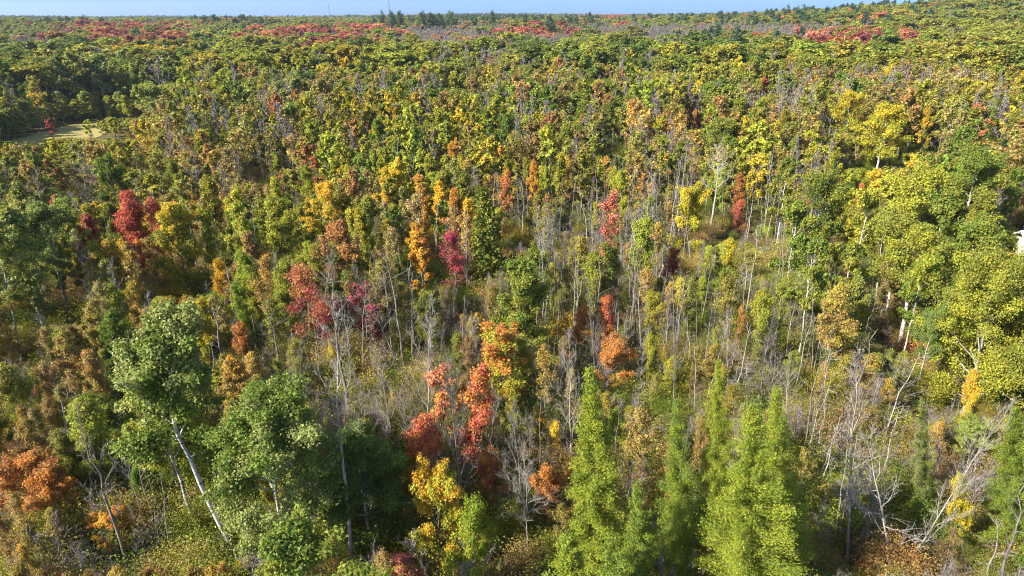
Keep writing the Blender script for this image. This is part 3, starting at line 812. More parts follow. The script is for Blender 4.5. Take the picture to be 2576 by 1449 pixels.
# --- dead and bare trees bottom right
vdead = Form('bare', leafless(370, 13, 0.25, 2.9, 14, 7, 6, 0.12, el0=12, el1=68, tw=0.009), 13, M_DEAD, None, 3.2)
hero('dead_tree', vdead, (2215, 1085), (2246, 1470), 'pale upright stem of the V-shaped dead pair', look='dead', width=0.85, turn=0.2, keep=(2120, 1100, 2300, 1449))
hero('dead_tree', Form('bare', leafless(371, 13, 0.22, 2.6, 16, 9, 6, 0.10, el0=30, el1=75, tw=0.008), 13, M_PALE, None, 3.0), (2545, 1020), (2255, 1462), 'pale dead stem leaning far right out of the V-shaped pair', look='dead', width=0.6, turn=1.2, keep=(2260, 1080, 2560, 1449))
hero('bare_tree', Form('bare', leafless(372, 15, 0.25, 2.5, 13, 7, 5, 0.13, el0=30, el1=75), 15, M_PALE, None, 2.5), (2178, 880), (2130, 1430), 'tall pale bare tree left of the V-shaped dead pair', width=0.75, turn=2.0, keep=(2100, 900, 2230, 1400))
hero('dead_sapling', F['stem'][3], (2500, 1300), (2472, 1500), 'broken leaning grey stem at the bottom right', width=2.4, look='bare')
hero('dead_sapling', F['stem'][4], (2560, 1200), (2510, 1520), 'slim pale stem in the bottom right corner', width=2.0, look='bare')
hero('shrub', Form('shrub', shrub_form(380, 3.0, 1.9, 16000, 0.055, 8), 3.0, M_GREY, M_LEAF, 1.9), (2250, 1385), (2250, 1500), 'rusty orange shrub at the foot of the V-shaped dead pair', C['rust'], C['brown'], width=0.8)
hero('maple_tree', F['oval_hi'][3], (2420, 1180), (2425, 1440), 'small golden ash right of the V-shaped dead pair', C['yellow'], C['lime'], width=0.55, keep=(2390, 1185, 2450, 1330))
# --- bare trees in the centre right
for i, (tip, base, w, lab) in enumerate([
        ((1490, 730), (1497, 990), 0.75, 'grey leafless tree surrounded by rusty and red maple leaves'),
        ((1425, 850), (1445, 1240), 0.7, 'tall thin leafless tree left of the tall lime green larch'),
        ((1320, 1010), (1330, 1400), 0.95, 'tangled pale leafless tree right of the fiery red maple'),
        ((1340, 1130), (1325, 1430), 0.85, 'low twisted pale leafless tree at the bottom left of the tall larch'),
        ((1700, 800), (1690, 1080), 0.8, 'leafless forked tree behind the shaded larch'),
        ((1945, 790), (1905, 1040), 0.85, 'mauve-grey twiggy tree above the widest larch'),
        ((1075, 760), (1080, 1150), 0.85, 'wispy grey leafless tree left of the orange-shouldered maple'),
        ((2000, 720), (1985, 900), 0.7, 'wispy mauve-grey bare tree right of the slender larch'),
        ((1540, 330), (1540, 400), 0.6, 'tiny bare pale tree between green crowns in the middle distance'),
        ((640, 330), (665, 470), 0.7, 'long dead leaning tree with pale broken branches left of centre'),
        ((130, 440), (90, 500), 0.9, 'bare bent tree leaning right near the left edge'),
        ((340, 370), (345, 440), 0.8, 'small white bare tree above the coral red maple'),
        ((1305, 440), (1310, 640), 0.7, 'dark limbed bare tree in the middle among tan foliage'),
        ((1450, 510), (1455, 600), 0.8, 'white leaning bare tree in the middle of the stems')]):
    hero('bare_tree', F['bare_hi'][i % 5], tip, base, lab, width=w, keep=(tip[0] - 30, tip[1] + 20, tip[0] + 30, base[1] - 15))
for u, v, h, c1, c2, w, lab in [
        (1530, 740, 9, 'orange', 'red', 0.9, 'orange-red maple right of the grey leafless tree'),
        (1462, 760, 8, 'rust', 'orange', 1.0, 'rusty maple behind the grey leafless tree'),
        (1545, 850, 7, 'orange', 'rust', 1.1, 'low orange-brown maple above the tall lime green larch'),
        (1690, 610, 10, 'maroon', 'rust', 0.9, 'dull red maple under the dense yellow-green maple'),
        (1640, 830, 8, 'olive', 'lime', 0.7, 'yellow-olive sapling above the shaded larch'),
        (1840, 590, 9, 'lime', 'yellow', 0.85, 'yellow-green maple below the bleached dead tree'),
        (600, 800, 8, 'rust', 'orange', 0.9, 'orange-brown maple right of the birch crown'),
        (40, 1150, 7, 'orange', 'rust', 1.3, 'orange maple at the lower left edge'),
        (105, 1190, 6, 'rust', 'orange', 1.1, 'rusty orange maple in shade near the lower left corner'),
        (270, 1290, 4, 'gold', 'orange', 1.2, 'little golden maple left of the leaning trunks'),
        (1235, 1150, 6, 'red', 'orange', 0.9, 'scarlet sapling low between the bare trees'),
        (1385, 1180, 6, 'rust', 'orange', 1.0, 'rusty orange sapling left of the tall larch'),
        (2170, 455, 8, 'red', 'orange', 0.8, 'small red-orange maple peeking between oaks'),
        (2460, 920, 9, 'yellow', 'gold', 0.6, 'small yellow maple against the huge oak crown')]:
    hero('maple_tree', F['oval_hi' if h > 7 else 'round_hi'][int(u) % 4], (u, v), None, lab, C[c1], C[c2], height=h, width=w * 0.9, keep=(u - 30 * w, v + 10, u + 30 * w, v + 80))

F['bushy'] = [Form('maple', broadleaf(425, 6, 0.05, 1.7, 0.4, 6000, 0.14, 16, 4, 0.08, twigs=False, clump=0.26, low_el=30), 6, M_GREY, M_LEAF, 1.7)]
# coloured crowns one can pick out farther off
for u, v, h, kind, c1, c2, w, lab in [
        (752, 128, 14, 'round', 'yellow', 'gold', 1.3, 'bright yellow maple standing out in the upper left'),
        (270, 204, 12, 'oval', 'gold', 'gold', 1.1, 'vivid golden maple near the clearing'),
        (122, 298, 5.5, 'bushy', 'red', 'maroon', 1.0, 'round dark red shrub-like maple beside the clearing'),
        (130, 352, 9, 'round', 'yellow', 'lime', 1.0, 'bright yellow-green aspen in front of the clearing'),
        (2117, 92, 13, 'round', 'red', 'crimson', 1.2, 'vivid red maple high on the right'),
        (2082, 108, 13, 'oval', 'crimson', 'maroon', 1.0, 'narrow crimson maple left of the vivid red maple'),
        (2148, 105, 13, 'oval', 'yellow', 'yellow', 1.0, 'yellow maple just right of the vivid red maple'),
        (1930, 190, 13, 'oval', 'maroon', 'red', 1.1, 'dark red maple in the right middle distance'),
        (1655, 128, 17, 'aspen', 'lime', 'olive', 1.2, 'tall white-stemmed yellow-green poplar right of centre'),
        (1702, 132, 17, 'aspen', 'olive', 'green', 1.2, 'tall olive poplar right of the white-stemmed poplar'),
        (1520, 150, 15, 'round', 'lime', 'lime', 1.2, 'yellow-green round maple left of the tall poplars'),
        (1140, 175, 14, 'oval', 'lime', 'lime', 1.2, 'bright yellow-green oval tree upper centre'),
        (1190, 185, 14, 'oval', 'brown', 'tan', 1.0, 'tan-brown tree right of the bright oval tree'),
        (690, 380, 9, 'round', 'lime', 'larch', 1.0, 'light green maple sapling in the left middle distance'),
        (1265, 285, 14, 'round', 'dark', 'green', 1.0, 'dark green dense maple in the upper middle'),
        (1085, 375, 13, 'oval', 'olive', 'lime', 1.2, 'olive tree left of the slim golden maples'),
        (1140, 340, 11, 'oval', 'gold', 'orange', 1.0, 'light orange tree above the olive tree in the middle'),
        (945, 300, 13, 'round', 'green', 'larch', 1.2, 'fresh green round tree in the left middle'),
        (1750, 275, 9, 'round', 'salmon', 'rust', 0.9, 'salmon maple in front of the tall poplars'),
        (1660, 285, 13, 'oval', 'yellow', 'lime', 1.0, 'yellow ash below the tall poplars'),
        (385, 160, 15, 'round', 'dark', 'dark', 1.2, 'very dark green round tree in the upper left'),
        (420, 165, 15, 'round', 'dark', 'green', 1.2, 'dark green oak with black shade on its right side')]:
    hero('maple_tree' if kind != 'aspen' else 'poplar_tree', F[kind][int(u) % len(F[kind])], (u, v), None, lab, tone(c1, .05), tone(c2, .05), height=h, width=w, keep=(u - 22, v + 5, u + 22, v + 45))

for u, v, h, w, c1, c2, lab in [
        (2010, 500, 15, 0.75, 'green', 'olive', 'green birch on a white trunk above the twin-stemmed dead tree'),
        (2200, 470, 15, 0.8, 'olive', 'lime', 'olive birch on a white trunk between the two big oaks'),
        (2060, 590, 14, 0.7, 'olive', 'green', 'small-crowned birch with long pale trunk below the dark olive oak'),
        (2150, 610, 13, 0.7, 'green', 'olive', 'green birch left of the twin pale trunks'),
        (2390, 480, 15, 0.8, 'green', 'olive', 'dark green birch under the wide olive oak'),
        (1985, 395, 15, 0.8, 'olive', 'green', 'tall olive birch right of the bleached dead tree'),
        (2330, 640, 13, 0.7, 'green', 'lime', 'birch with broken crown just right of the thick white birch')]:
    hero('birch_tree', F['aspen'][int(u) % 4], (u, v), None, lab, tone(c1, .05), tone(c2, .05), height=h, width=w)

def skyline(u, v, dist_m, w, lab):
    d = ray(u, v); t = dist_m / d[1]
    x, y = d[0] * t, dist_m
    z = float(terrain(x, y)); h = min(34.0, max(14.0, CAM_H + d[2] * t - z))
    o = grow(F['pine'][int(u) % 3], 'pine_tree', x, y, z, h, w, None, tone('pine', .08), tone('dark', .08), lab, None, look=('pine', 'dark'), hero=True)
for u, v, dm, w, lab in [
        (962, 31, 900, 0.55, 'lone narrow pine on the skyline beside the taller mast'), (985, 30, 880, 0.8, 'twin-topped pine right of the taller mast'), (1003, 28, 905, 0.7, 'tall dark pine next to the twin-topped pine'),
        (1060, 33, 860, 0.9, 'first of three dark pines in the middle of the skyline'), (1083, 34, 850, 1.2, 'broad dark pine in the middle of the skyline'), (1104, 36, 870, 0.9, 'shorter pine at the right of the broad dark pine'),
        (1135, 32, 900, 0.9, 'pointed pine standing apart on the central skyline'), (1237, 30, 950, 0.6, 'small pine above the orange strip of the skyline'), (1318, 38, 900, 0.7, 'dark pine at the right end of the orange skyline strip'),
        (1383, 43, 700, 0.8, 'dark pine a little below the skyline, right of centre'), (1483, 34, 1000, 0.7, 'lone bushy pine on the skyline right of centre'),
        (1928, 26, 900, 0.7, 'pine where the right-hand rise begins'), (1985, 16, 900, 0.7, 'pine on the right-hand rise, left of a gap'), (2024, 15, 920, 0.9, 'tallest pine on the crest of the right-hand rise'),
        (2100, 17, 900, 0.7, 'slim pine midway along the right-hand rise'), (2163, 13, 900, 0.9, 'broad pine midway along the right-hand rise'), (2220, 18, 950, 0.6, 'small pine right of the broad pine on the rise'),
        (2300, 15, 930, 0.7, 'faint pine near the right end of the rise'), (150, 44, 800, 0.9, 'pair-like pine on the left skyline'), (165, 42, 820, 0.8, 'taller pine on the left skyline'),
        (118, 45, 780, 0.8, 'short pine near the left end of the skyline'), (205, 43, 800, 0.9, 'broad pine on the left skyline'), (258, 45, 760, 1.0, 'dark wide pine at the right of the left pine row'),
        (345, 72, 520, 1.0, 'dark blue-green pine behind the far red maples')]:
    skyline(u, v, dm, w, lab)

# young birches and willows, leafy to the ground, behind the clearing
young = [Form('birch', broadleaf(430 + s, 8, 0.06, 1.7, 0.35, 7000, 0.14, 18, 4, 0.07, twigs=False, clump=0.3, low_el=48, top_el=80), 8, M_PALE, M_LEAF, 1.7) for s in range(4)]
YOUNG = []
for i in range(46):
    u = -45 + 400 * ((i + RNG.random()) / 46)
    edge = 314 + (180 - u) * 0.267 if u < 180 else 314 - (u - 180) * 0.07
    YOUNG.append((u, edge - RNG.choice([3, 7, 12, 18, 26])))
for i, (u, v) in enumerate(YOUNG):
    h = RNG.uniform(6.5, 11.5)
    x, y, z = spot_of(u, v, 0)
    c1, c2 = [('lime', 'grey'), ('grey', 'lime'), ('lime', 'olive'), ('olive', 'grey'), ('green', 'grey')][i % 5]
    grow(young[i % 4], 'birch_tree', x, y, z, h, RNG.uniform(1.1, 1.6), None, tone(c1, .07), tone(c2, .07), None, None, look=(c1, c2), limbs=False)
    TAKEN.append((x, y, 1.2))
    if i % 2 == 0:
        KEEP.append((u - 12, v - 50, u + 12, v - 6, math.hypot(x, y)))

# ------------------------------------------------------------------ which trees grow where
ROWS = [(54, 'cgcmmmmcmrmmmmmo'), (70, 'gllmglmmmmmmmmoo'), (98, 'lrrlrrnnrnnnnmoo'), (125, 'nrrgrrnnnynmnroo'),
        (160, 'ggaoogynggggyyoo'), (210, 'glgoyyogggoyoobo'), (260, 'gyyggoggogyogmbo'), (310, 'yyygloggggogsooo'),
        (360, 'fyloooyyggsgoogo'), (420, 'oloooogoogsyoygo'), (490, 'loobooyaossooygo'), (560, 'lrayogaosssyoooo'),
        (640, 'loayoobasssysooo'), (730, 'lbaoosobosssolgy'), (830, 'bbyosssnosssssly'), (950, 'bggbnsnnasosssby'),
        (1110, 'bgggsnnnnsLlsssl'), (1449, 'bssggbrsLLLLLsnn')]
MIX = {
    'g': [(.24, 'round', 'dark', 'green'), (.24, 'round', 'green', 'olive'), (.10, 'oval', 'green', 'olive'), (.20, 'round', 'olive', 'lime'), (.10, 'sparse', 'olive', 'brown'), (.05, 'oval', 'brown', 'rust'), (.07, 'bare', '', '')],
    'o': [(.36, 'round', 'olive', 'olive'), (.20, 'round', 'olive', 'lime'), (.12, 'oval', 'olive', 'yellow'), (.10, 'round', 'green', 'olive'), (.14, 'sparse', 'brown', 'olive'), (.03, 'oval', 'rust', 'brown'), (.06, 'bare', '', ''), (.05, 'stem', '', '')],
    'y': [(.34, 'oval', 'lime', 'olive'), (.22, 'round', 'olive', 'lime'), (.26, 'round', 'olive', 'green'), (.10, 'oval', 'yellow', 'gold'), (.08, 'sparse', 'olive', 'tan')],
    'a': [(.20, 'oval', 'gold', 'yellow'), (.07, 'oval', 'orange', 'gold'), (.22, 'round', 'olive', 'gold'), (.14, 'sparse', 'brown', 'gold'), (.20, 'sparse', 'tan', 'olive'), (.06, 'stem', '', ''), (.06, 'bare', '', '')],
    'b': [(.36, 'sparse', 'brown', 'tan'), (.22, 'oval', 'brown', 'olive'), (.16, 'round', 'olive', 'brown'), (.14, 'bare', '', ''), (.12, 'oval', 'brown', 'gold')],
    'r': [(.17, 'round', 'red', 'maroon'), (.15, 'round', 'maroon', 'crimson'), (.10, 'round', 'olive', 'green'), (.10, 'round', 'salmon', 'red'), (.12, 'round', 'olive', 'rust'), (.15, 'round', 'rust', 'maroon'), (.20, 'bare', '', ''), (.08, 'round', 'green', 'olive')],
    'n': [(.74, 'bare', '', ''), (.18, 'sparse', 'brown', 'tan'), (.12, 'round', 'olive', 'olive'), (.08, 'stem', '', '')],
    's': [(.24, 'stem', '', ''), (.20, 'sparse', 'olive', 'brown'), (.14, 'sparse', 'brown', 'gold'), (.22, 'bare', '', ''), (.14, 'oval', 'olive', 'lime'), (.06, 'oval', 'brown', 'yellow')],
    'l': [(.42, 'aspen', 'grey', 'olive'), (.22, 'round', 'olive', 'grey'), (.12, 'oval', 'grey', 'lime'), (.10, 'sparse', 'brown', 'olive'), (.14, 'bare', '', '')],
    'c': [(.40, 'pine', 'pine', 'dark'), (.28, 'round', 'dark', 'green'), (.20, 'round', 'green', 'olive'), (.12, 'round', 'olive', 'olive')],
    'm': [(.26, 'round', 'olive', 'olive'), (.18, 'round', 'green', 'olive'), (.12, 'round', 'olive', 'lime'), (.12, 'bare', '', ''), (.12, 'sparse', 'brown', 'tan'), (.08, 'round', 'rust', 'red'), (.07, 'oval', 'yellow', 'gold'), (.05, 'pine', 'pine', 'dark')],
    'f': [(.5, 'oval', 'lime', 'olive'), (.5, 'round', 'green', 'olive')],
    'N': [(.93, 'bare', '', ''), (.03, 'round', 'rust', 'olive'), (.04, 'round', 'olive', 'green')],
    'L': [(.5, 'stem', '', ''), (.5, 'sparse', 'brown', 'olive')],
}
def letter(u, v):
    v = v * (1 + 0.06 * RNG.normal())
    k = 0
    while k < len(ROWS) - 1 and ROWS[k][0] < v:
        k += 1
    c = int(np.clip((u + 45 * RNG.normal()) / 161, 0, 15))
    return ROWS[k][1][c]

def choose(u, v, far_off=False):
    k = letter(u, v)
    if far_off and k == 'n':
        k = 'N'
    m = MIX[k]
    p = np.array([q[0] for q in m])
    return m[RNG.choice(len(m), p=p / p.sum())]

FIELD_POLY = np.array(FIELD_P)
def in_poly(x, y, P):
    c = False
    n = len(P)
    for i in range(n):
        x1, y1 = P[i]; x2, y2 = P[(i + 1) % n]
        if (y1 > y) != (y2 > y) and x < (x2 - x1) * (y - y1) / (y2 - y1) + x1:
            c = not c
    return c

FIELD_D = float(np.hypot(*FIELD_POLY.mean(0)))
KEEP.append((45, 335, 110, 362, FIELD_D)); KEEP.append((170, 318, 320, 346, FIELD_D)); KEEP.append((1900, 610, 2240, 700, 78.0)); KEEP.append((2160, 640, 2440, 760, 66.0))
SHED_X, SHED_Y, SHED_Z = spot_of(2566, 590, 3.2)
KEEP.append((2545, 560, 2620, 632, math.hypot(SHED_X, SHED_Y) + 2)); TAKEN.append((SHED_X + 3, SHED_Y, 5.0))

def fits(x, y, z, h, r, d):
    """How tall a tree may stand here without hiding what the photograph shows behind it (0: not at all)."""
    u, vt = project(x, y, z + h)
    _, vb = project(x, y, z + h * 0.25)
    ru = r / d / HALF_U * 1288 * 0.85
    for (u0, v0, u1, v1, kd) in KEEP:
        if d < kd - 0.5 and u + ru > u0 and u - ru < u1 and vt < v1 and vb > v0:
            # cut it down so its top stays under the open stretch
            dirz = ray(float(u), v1 + 4)
            hh = CAM_H + dirz[2] / math.hypot(dirz[0], dirz[1]) * d - z
            if hh < 0.34 * h:
                return 0.0
            h = min(h, hh)
            u, vt = project(x, y, z + h)
    return h

def wedge(n, d0, d1, margin=4):
    """Even scatter over the ground in view between two distances."""
    b = RNG.uniform(-R(37 + margin), R(37 + margin), n)
    d = np.sqrt(RNG.uniform(d0 ** 2, d1 ** 2, n))
    return d * np.sin(b), d * np.cos(b)

class Spacing:
    def __init__(self, cell):
        self.c, self.g = cell, {}
    def ok(self, x, y, r):
        i, j = int(x // self.c), int(y // self.c)
        for a in (-1, 0, 1):
            for b in (-1, 0, 1):
                for (px, py, pr) in self.g.get((i + a, j + b), ()):
                    if (px - x) ** 2 + (py - y) ** 2 < (r + pr) ** 2:
                        return False
        return True
    def put(self, x, y, r):
        self.g.setdefault((int(x // self.c), int(y // self.c)), []).append((x, y, r))

NAMES = {'round': 'maple_tree', 'oval': 'ash_tree', 'sparse': 'thin_leafed_tree', 'bare': 'bare_tree', 'stem': 'bare_sapling', 'aspen': 'aspen_tree', 'pine': 'pine_tree', 'larch': 'larch_tree'}
HEIGHT = {'round': (10, 14), 'oval': (10, 14.5), 'sparse': (9, 13.5), 'bare': (9, 13.5), 'stem': (7, 13), 'aspen': (12, 16), 'pine': (15, 21), 'larch': (11, 15)}
sp = Spacing(6.0)
for x, y, r in TAKEN:
    sp.put(x, y, r)

LIMIT = 285
count = {}
for t in THINGS:
    n_ = t['o'].name.split('.')[0]
    count[n_] = count.get(n_, 0) + 1
far = []                        # what is past the limit or too far to single out

def plant(x, y, d):
    z = float(terrain(x, y))
    u, v = project(x, y, z + 9)
    if u < -260 or u > 2840:
        return
    _, key, ca, cb_ = choose(float(u), float(v))
    if d < 85 and key == 'round' and RNG.random() < 0.65:
        key = 'oval'
    lo, hi = HEIGHT[key]
    h = RNG.uniform(lo, hi)
    big = 1.0
    if d < 60:
        h *= RNG.uniform(0.5, 0.85)
    elif key not in ('stem',):
        if d > 130 and key == 'round' and RNG.random() < 0.4:
            big = RNG.uniform(1.15, 1.5)
        if d > 150 and key == 'round':
            big *= 1.2
        h *= (1.0 + 0.38 * min(1.0, max(0.0, (d - 85) / 110))) * RNG.choice([1.0, 1.0, 0.8])
    w = big * RNG.uniform(0.8, 1.15) * (0.85 if d < 90 else 1.0)
    rad = {'round': 2.7, 'oval': 1.7, 'sparse': 1.6, 'bare': 1.4, 'stem': 0.8, 'aspen': 2.6, 'pine': 3, 'larch': 2}[key] * h / 13 * w
    if in_poly(x, y, FIELD_POLY) or in_poly(x, y, np.array(LAWN_P)):
        return
    r_foot = rad * (0.78 if d > 150 else 0.88 if d > 85 else 0.74)
    if not sp.ok(x, y, r_foot):
        return
    h2 = fits(x, y, z, h, rad if key != 'stem' else 0.3, d)
    if h2 <= 0:
        return
    if h2 < h:
        w = min(1.5, w * (h / h2) ** 0.5)
    h = h2
    sp.put(x, y, r_foot)
    name = NAMES[key]
    hi_key = key + '_hi' if d < 78 and key + '_hi' in F else key
    forms = F[hi_key]
    k = int(RNG.integers(len(forms)))
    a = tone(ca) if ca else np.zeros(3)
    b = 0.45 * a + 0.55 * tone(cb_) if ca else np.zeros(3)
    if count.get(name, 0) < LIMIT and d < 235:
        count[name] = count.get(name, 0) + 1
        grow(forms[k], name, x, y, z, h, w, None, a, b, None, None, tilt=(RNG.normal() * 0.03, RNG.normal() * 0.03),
             look=('leafless' if key in ('bare',) else 'stem' if key == 'stem' else (ca, cb_)), limbs=d < 90 or key == 'stem')
    else:
        far.append((x, y, z, key, h, w, a, b))

# thin pale stems that rise out of the thicket in the middle
def stems(n, u0, u1, v0, v1, hmin, hmax):
    for _ in range(n):
        u, v = RNG.uniform(u0, u1), RNG.uniform(v0, v1)
        h = RNG.uniform(hmin, hmax)
        x, y, z = spot_of(u, v, h)
        d = math.hypot(x, y)
        if d < 27:
            continue
        if fits(x, y, z, h, 0.2, d) < h:
            continue
        sp.put(x, y, 0.7)
        if count.get('bare_sapling', 0) >= LIMIT:
            far.append((x, y, z, 'stem', h, RNG.uniform(1.0, 1.7), np.zeros(3), np.zeros(3)))
            continue
        count['bare_sapling'] = count.get('bare_sapling', 0) + 1
        grow(F['stem'][int(RNG.integers(6))], 'bare_sapling', x, y, z, h, RNG.uniform(1.0, 1.9), tilt=(RNG.normal() * 0.05, RNG.normal() * 0.05), look='stem')
stems(190, 1250, 2150, 380, 620, 9, 14)
stems(70, 420, 1100, 480, 800, 7, 12)
stems(90, 1300, 2300, 620, 900, 7, 11)
stems(40, 2050, 2560, 950, 1200, 5, 9)
stems(16, 100, 520, 800, 1250, 5, 9)
stems(70, 1000, 2500, 250, 400, 10, 15)

dist = []
for (d0, d1, n) in [(30, 60, 900), (60, 110, 2600), (110, 180, 5200), (180, 300, 14000)]:
    xs, ys = wedge(n, d0, d1, 7)
    dist += [(math.hypot(x, y), x, y) for x, y in zip(xs, ys)]
dist.sort()
for d, x, y in dist:
    plant(x, y, d)

# ------------------------------------------------------------------ masses nobody could count
def stuff_points(name, label, protos, pts):
    """pts: rows of (x, y, z, proto, turn, sx, sz, a, b). One object; geometry nodes set the shared shapes on its points."""
    me = bpy.data.meshes.new(name)
    n = len(pts)
    me.vertices.add(n)
    me.vertices.foreach_set('co', np.array([p[:3] for p in pts], np.float32).ravel())
    def attr(an, ty, vals, field):
        at = me.attributes.new(an, ty, 'POINT')
        at.data.foreach_set(field, np.ascontiguousarray(vals).ravel())
    attr('shape', 'INT', np.array([p[3] for p in pts], np.int32), 'value')
    attr('turn', 'FLOAT_VECTOR', np.array([(0, 0, p[4]) for p in pts], np.float32), 'vector')
    attr('size', 'FLOAT_VECTOR', np.array([(p[5], p[5], p[6]) for p in pts], np.float32), 'vector')
    attr('leaf_a', 'FLOAT_COLOR', np.array([(*p[7], 1) for p in pts], np.float32), 'color')
    attr('leaf_b', 'FLOAT_COLOR', np.array([(*p[8], 1) for p in pts], np.float32), 'color')
    o = link(bpy.data.objects.new(name, me))
    o['kind'] = 'stuff'; o['label'] = label
    g = bpy.data.node_groups.new(name, 'GeometryNodeTree')
    g.interface.new_socket('Geometry', in_out='INPUT', socket_type='NodeSocketGeometry')
    g.interface.new_socket('Geometry', in_out='OUTPUT', socket_type='NodeSocketGeometry')
    gi = g.nodes.new('NodeGroupInput'); go = g.nodes.new('NodeGroupOutput')
    jn = g.nodes.new('GeometryNodeJoinGeometry')
    def named(an, ty):
        nd = g.nodes.new('GeometryNodeInputNamedAttribute'); nd.data_type = ty; nd.inputs['Name'].default_value = an
        return nd
    sh, tu, si = named('shape', 'INT'), named('turn', 'FLOAT_VECTOR'), named('size', 'FLOAT_VECTOR')
    e2r = g.nodes.new('FunctionNodeEulerToRotation'); g.links.new(tu.outputs[0], e2r.inputs[0])
    for k, pm in enumerate(protos):
        po = bpy.data.objects.new(name + '_shape', pm)      # source shape, not placed in the scene itself
        oi = g.nodes.new('GeometryNodeObjectInfo'); oi.inputs['Object'].default_value = po
        oi.transform_space = 'ORIGINAL'
        eq = g.nodes.new('FunctionNodeCompare'); eq.data_type = 'INT'; eq.operation = 'EQUAL'
        g.links.new(sh.outputs[0], eq.inputs[2]); eq.inputs[3].default_value = k
        ip = g.nodes.new('GeometryNodeInstanceOnPoints')
        g.links.new(gi.outputs[0], ip.inputs['Points']); g.links.new(oi.outputs['Geometry'], ip.inputs['Instance'])
        g.links.new(eq.outputs[0], ip.inputs['Selection']); g.links.new(e2r.outputs[0], ip.inputs['Rotation']); g.links.new(si.outputs[0], ip.inputs['Scale'])
        g.links.new(ip.outputs[0], jn.inputs[0])
    g.links.new(jn.outputs[0], go.inputs[0])
    md = o.modifiers.new('instances', 'NODES'); md.node_group = g
    return o

# shapes for the far wood
P_FAR, FAR_KEYS = [], {}
def far_shape(key, g, bark, leafmat=None, H=12.0):
    FAR_KEYS.setdefault(key, []).append((len(P_FAR), H))
    P_FAR.append(joined_mesh('far_' + key, g, bark, leafmat))
for s in range(4):
    far_shape('round', broadleaf(210 + s, 12, 0.2, 3.1, 0.4, 4400, 0.25, 13, 4, 0.15, twigs=False, clump=0.19), M_GREY)
    far_shape('sparse', broadleaf(230 + s, 12, 0.35, 2.1, 0.5, 900, 0.25, 9, 3, 0.09, clump=0.36, twigs=False), M_PALE)
    far_shape('bare', leafless(240 + s, 12, 0.2, 2.7, 15, 7, 5, 0.11, split_limbs=False, tw=0.042, el0=38, el1=75), M_MAUVE)
for s in range(3):
    far_shape('oval', broadleaf(220 + s, 12, 0.25, 1.8, 0.42, 2800, 0.23, 12, 4, 0.11, twigs=False), M_GREY)
    far_shape('pine', conifer(250 + s, 12, 2.3, cb=0.2, whorl=1.1, per=6, tufts=2000, leaf=0.34, droop=0.12, ragged=0.5, power=0.7, thin=0.45, spread=0.3), M_DARK, M_NEEDLE)
for s in range(2):
    far_shape('aspen', broadleaf(260 + s, 12, 0.4, 2.4, 0.5, 2600, 0.27, 11, 4, 0.13, twigs=False), M_WHITE)
    far_shape('stem', slim_stem(270 + s, 12, 0.07, 10, 0.9), M_PALE)
    far_shape('larch', conifer(280 + s, 12, 2.0, tufts=900, leaf=0.5, whorl=0.9, spread=0.25), M_DARK, M_NEEDLE)

pts = []
def far_point(x, y, z, key, h, w, a, b):
    lst = FAR_KEYS[key]
    k, H = lst[int(RNG.integers(len(lst)))]
    pts.append((x, y, z, k, RNG.random() * 2 * PI, h / H * w, h / H, a, b))
for q in far:
    far_point(*q)

def far_band(d0, d1, cell, hscale, wscale):
    rad = np.arange(d0, d1, cell)
    for d in rad:
        nb = int(2 * R(41) * d / cell)
        bb = (np.arange(nb) + RNG.random(nb)) / nb * 2 * R(41) - R(41)
        dd = d + RNG.random(nb) * cell
        X, Y = dd * np.sin(bb), dd * np.cos(bb)
        Z = terrain(X, Y)
        U, V = project(X, Y, Z + 15)
        for x, y, z, u, v in zip(X, Y, Z, U, V):
            _, key, ca, cb_ = choose(float(u), float(v), True)
            lo, hi = HEIGHT[key]
            h = RNG.uniform(lo, hi) * hscale
            big = RNG.uniform(1.2, 1.7) if key == 'round' and RNG.random() < 0.4 else 1.0
            h *= 0.6 + 0.4 * big
            if key == 'bare':
                h *= 1.12; big = 1.35
            a = tone(ca) if ca else np.zeros(3)
            b = 0.5 * a + 0.5 * tone(cb_) if ca else np.zeros(3)
            far_point(float(x), float(y), float(z), key, h, RNG.uniform(0.85, 1.2) * wscale * big, a, b)
far_band(300, 620, 5.6, 1.38, 1.0)
far_band(620, 1300, 8.0, 1.4, 1.25)
far_band(1300, 2600, 13, 1.4, 1.5)
far_band(2600, 7500, 28, 1.4, 2.2)
stuff_points('distant_forest', 'far-off mixed autumn forest fading to the horizon', P_FAR, pts)

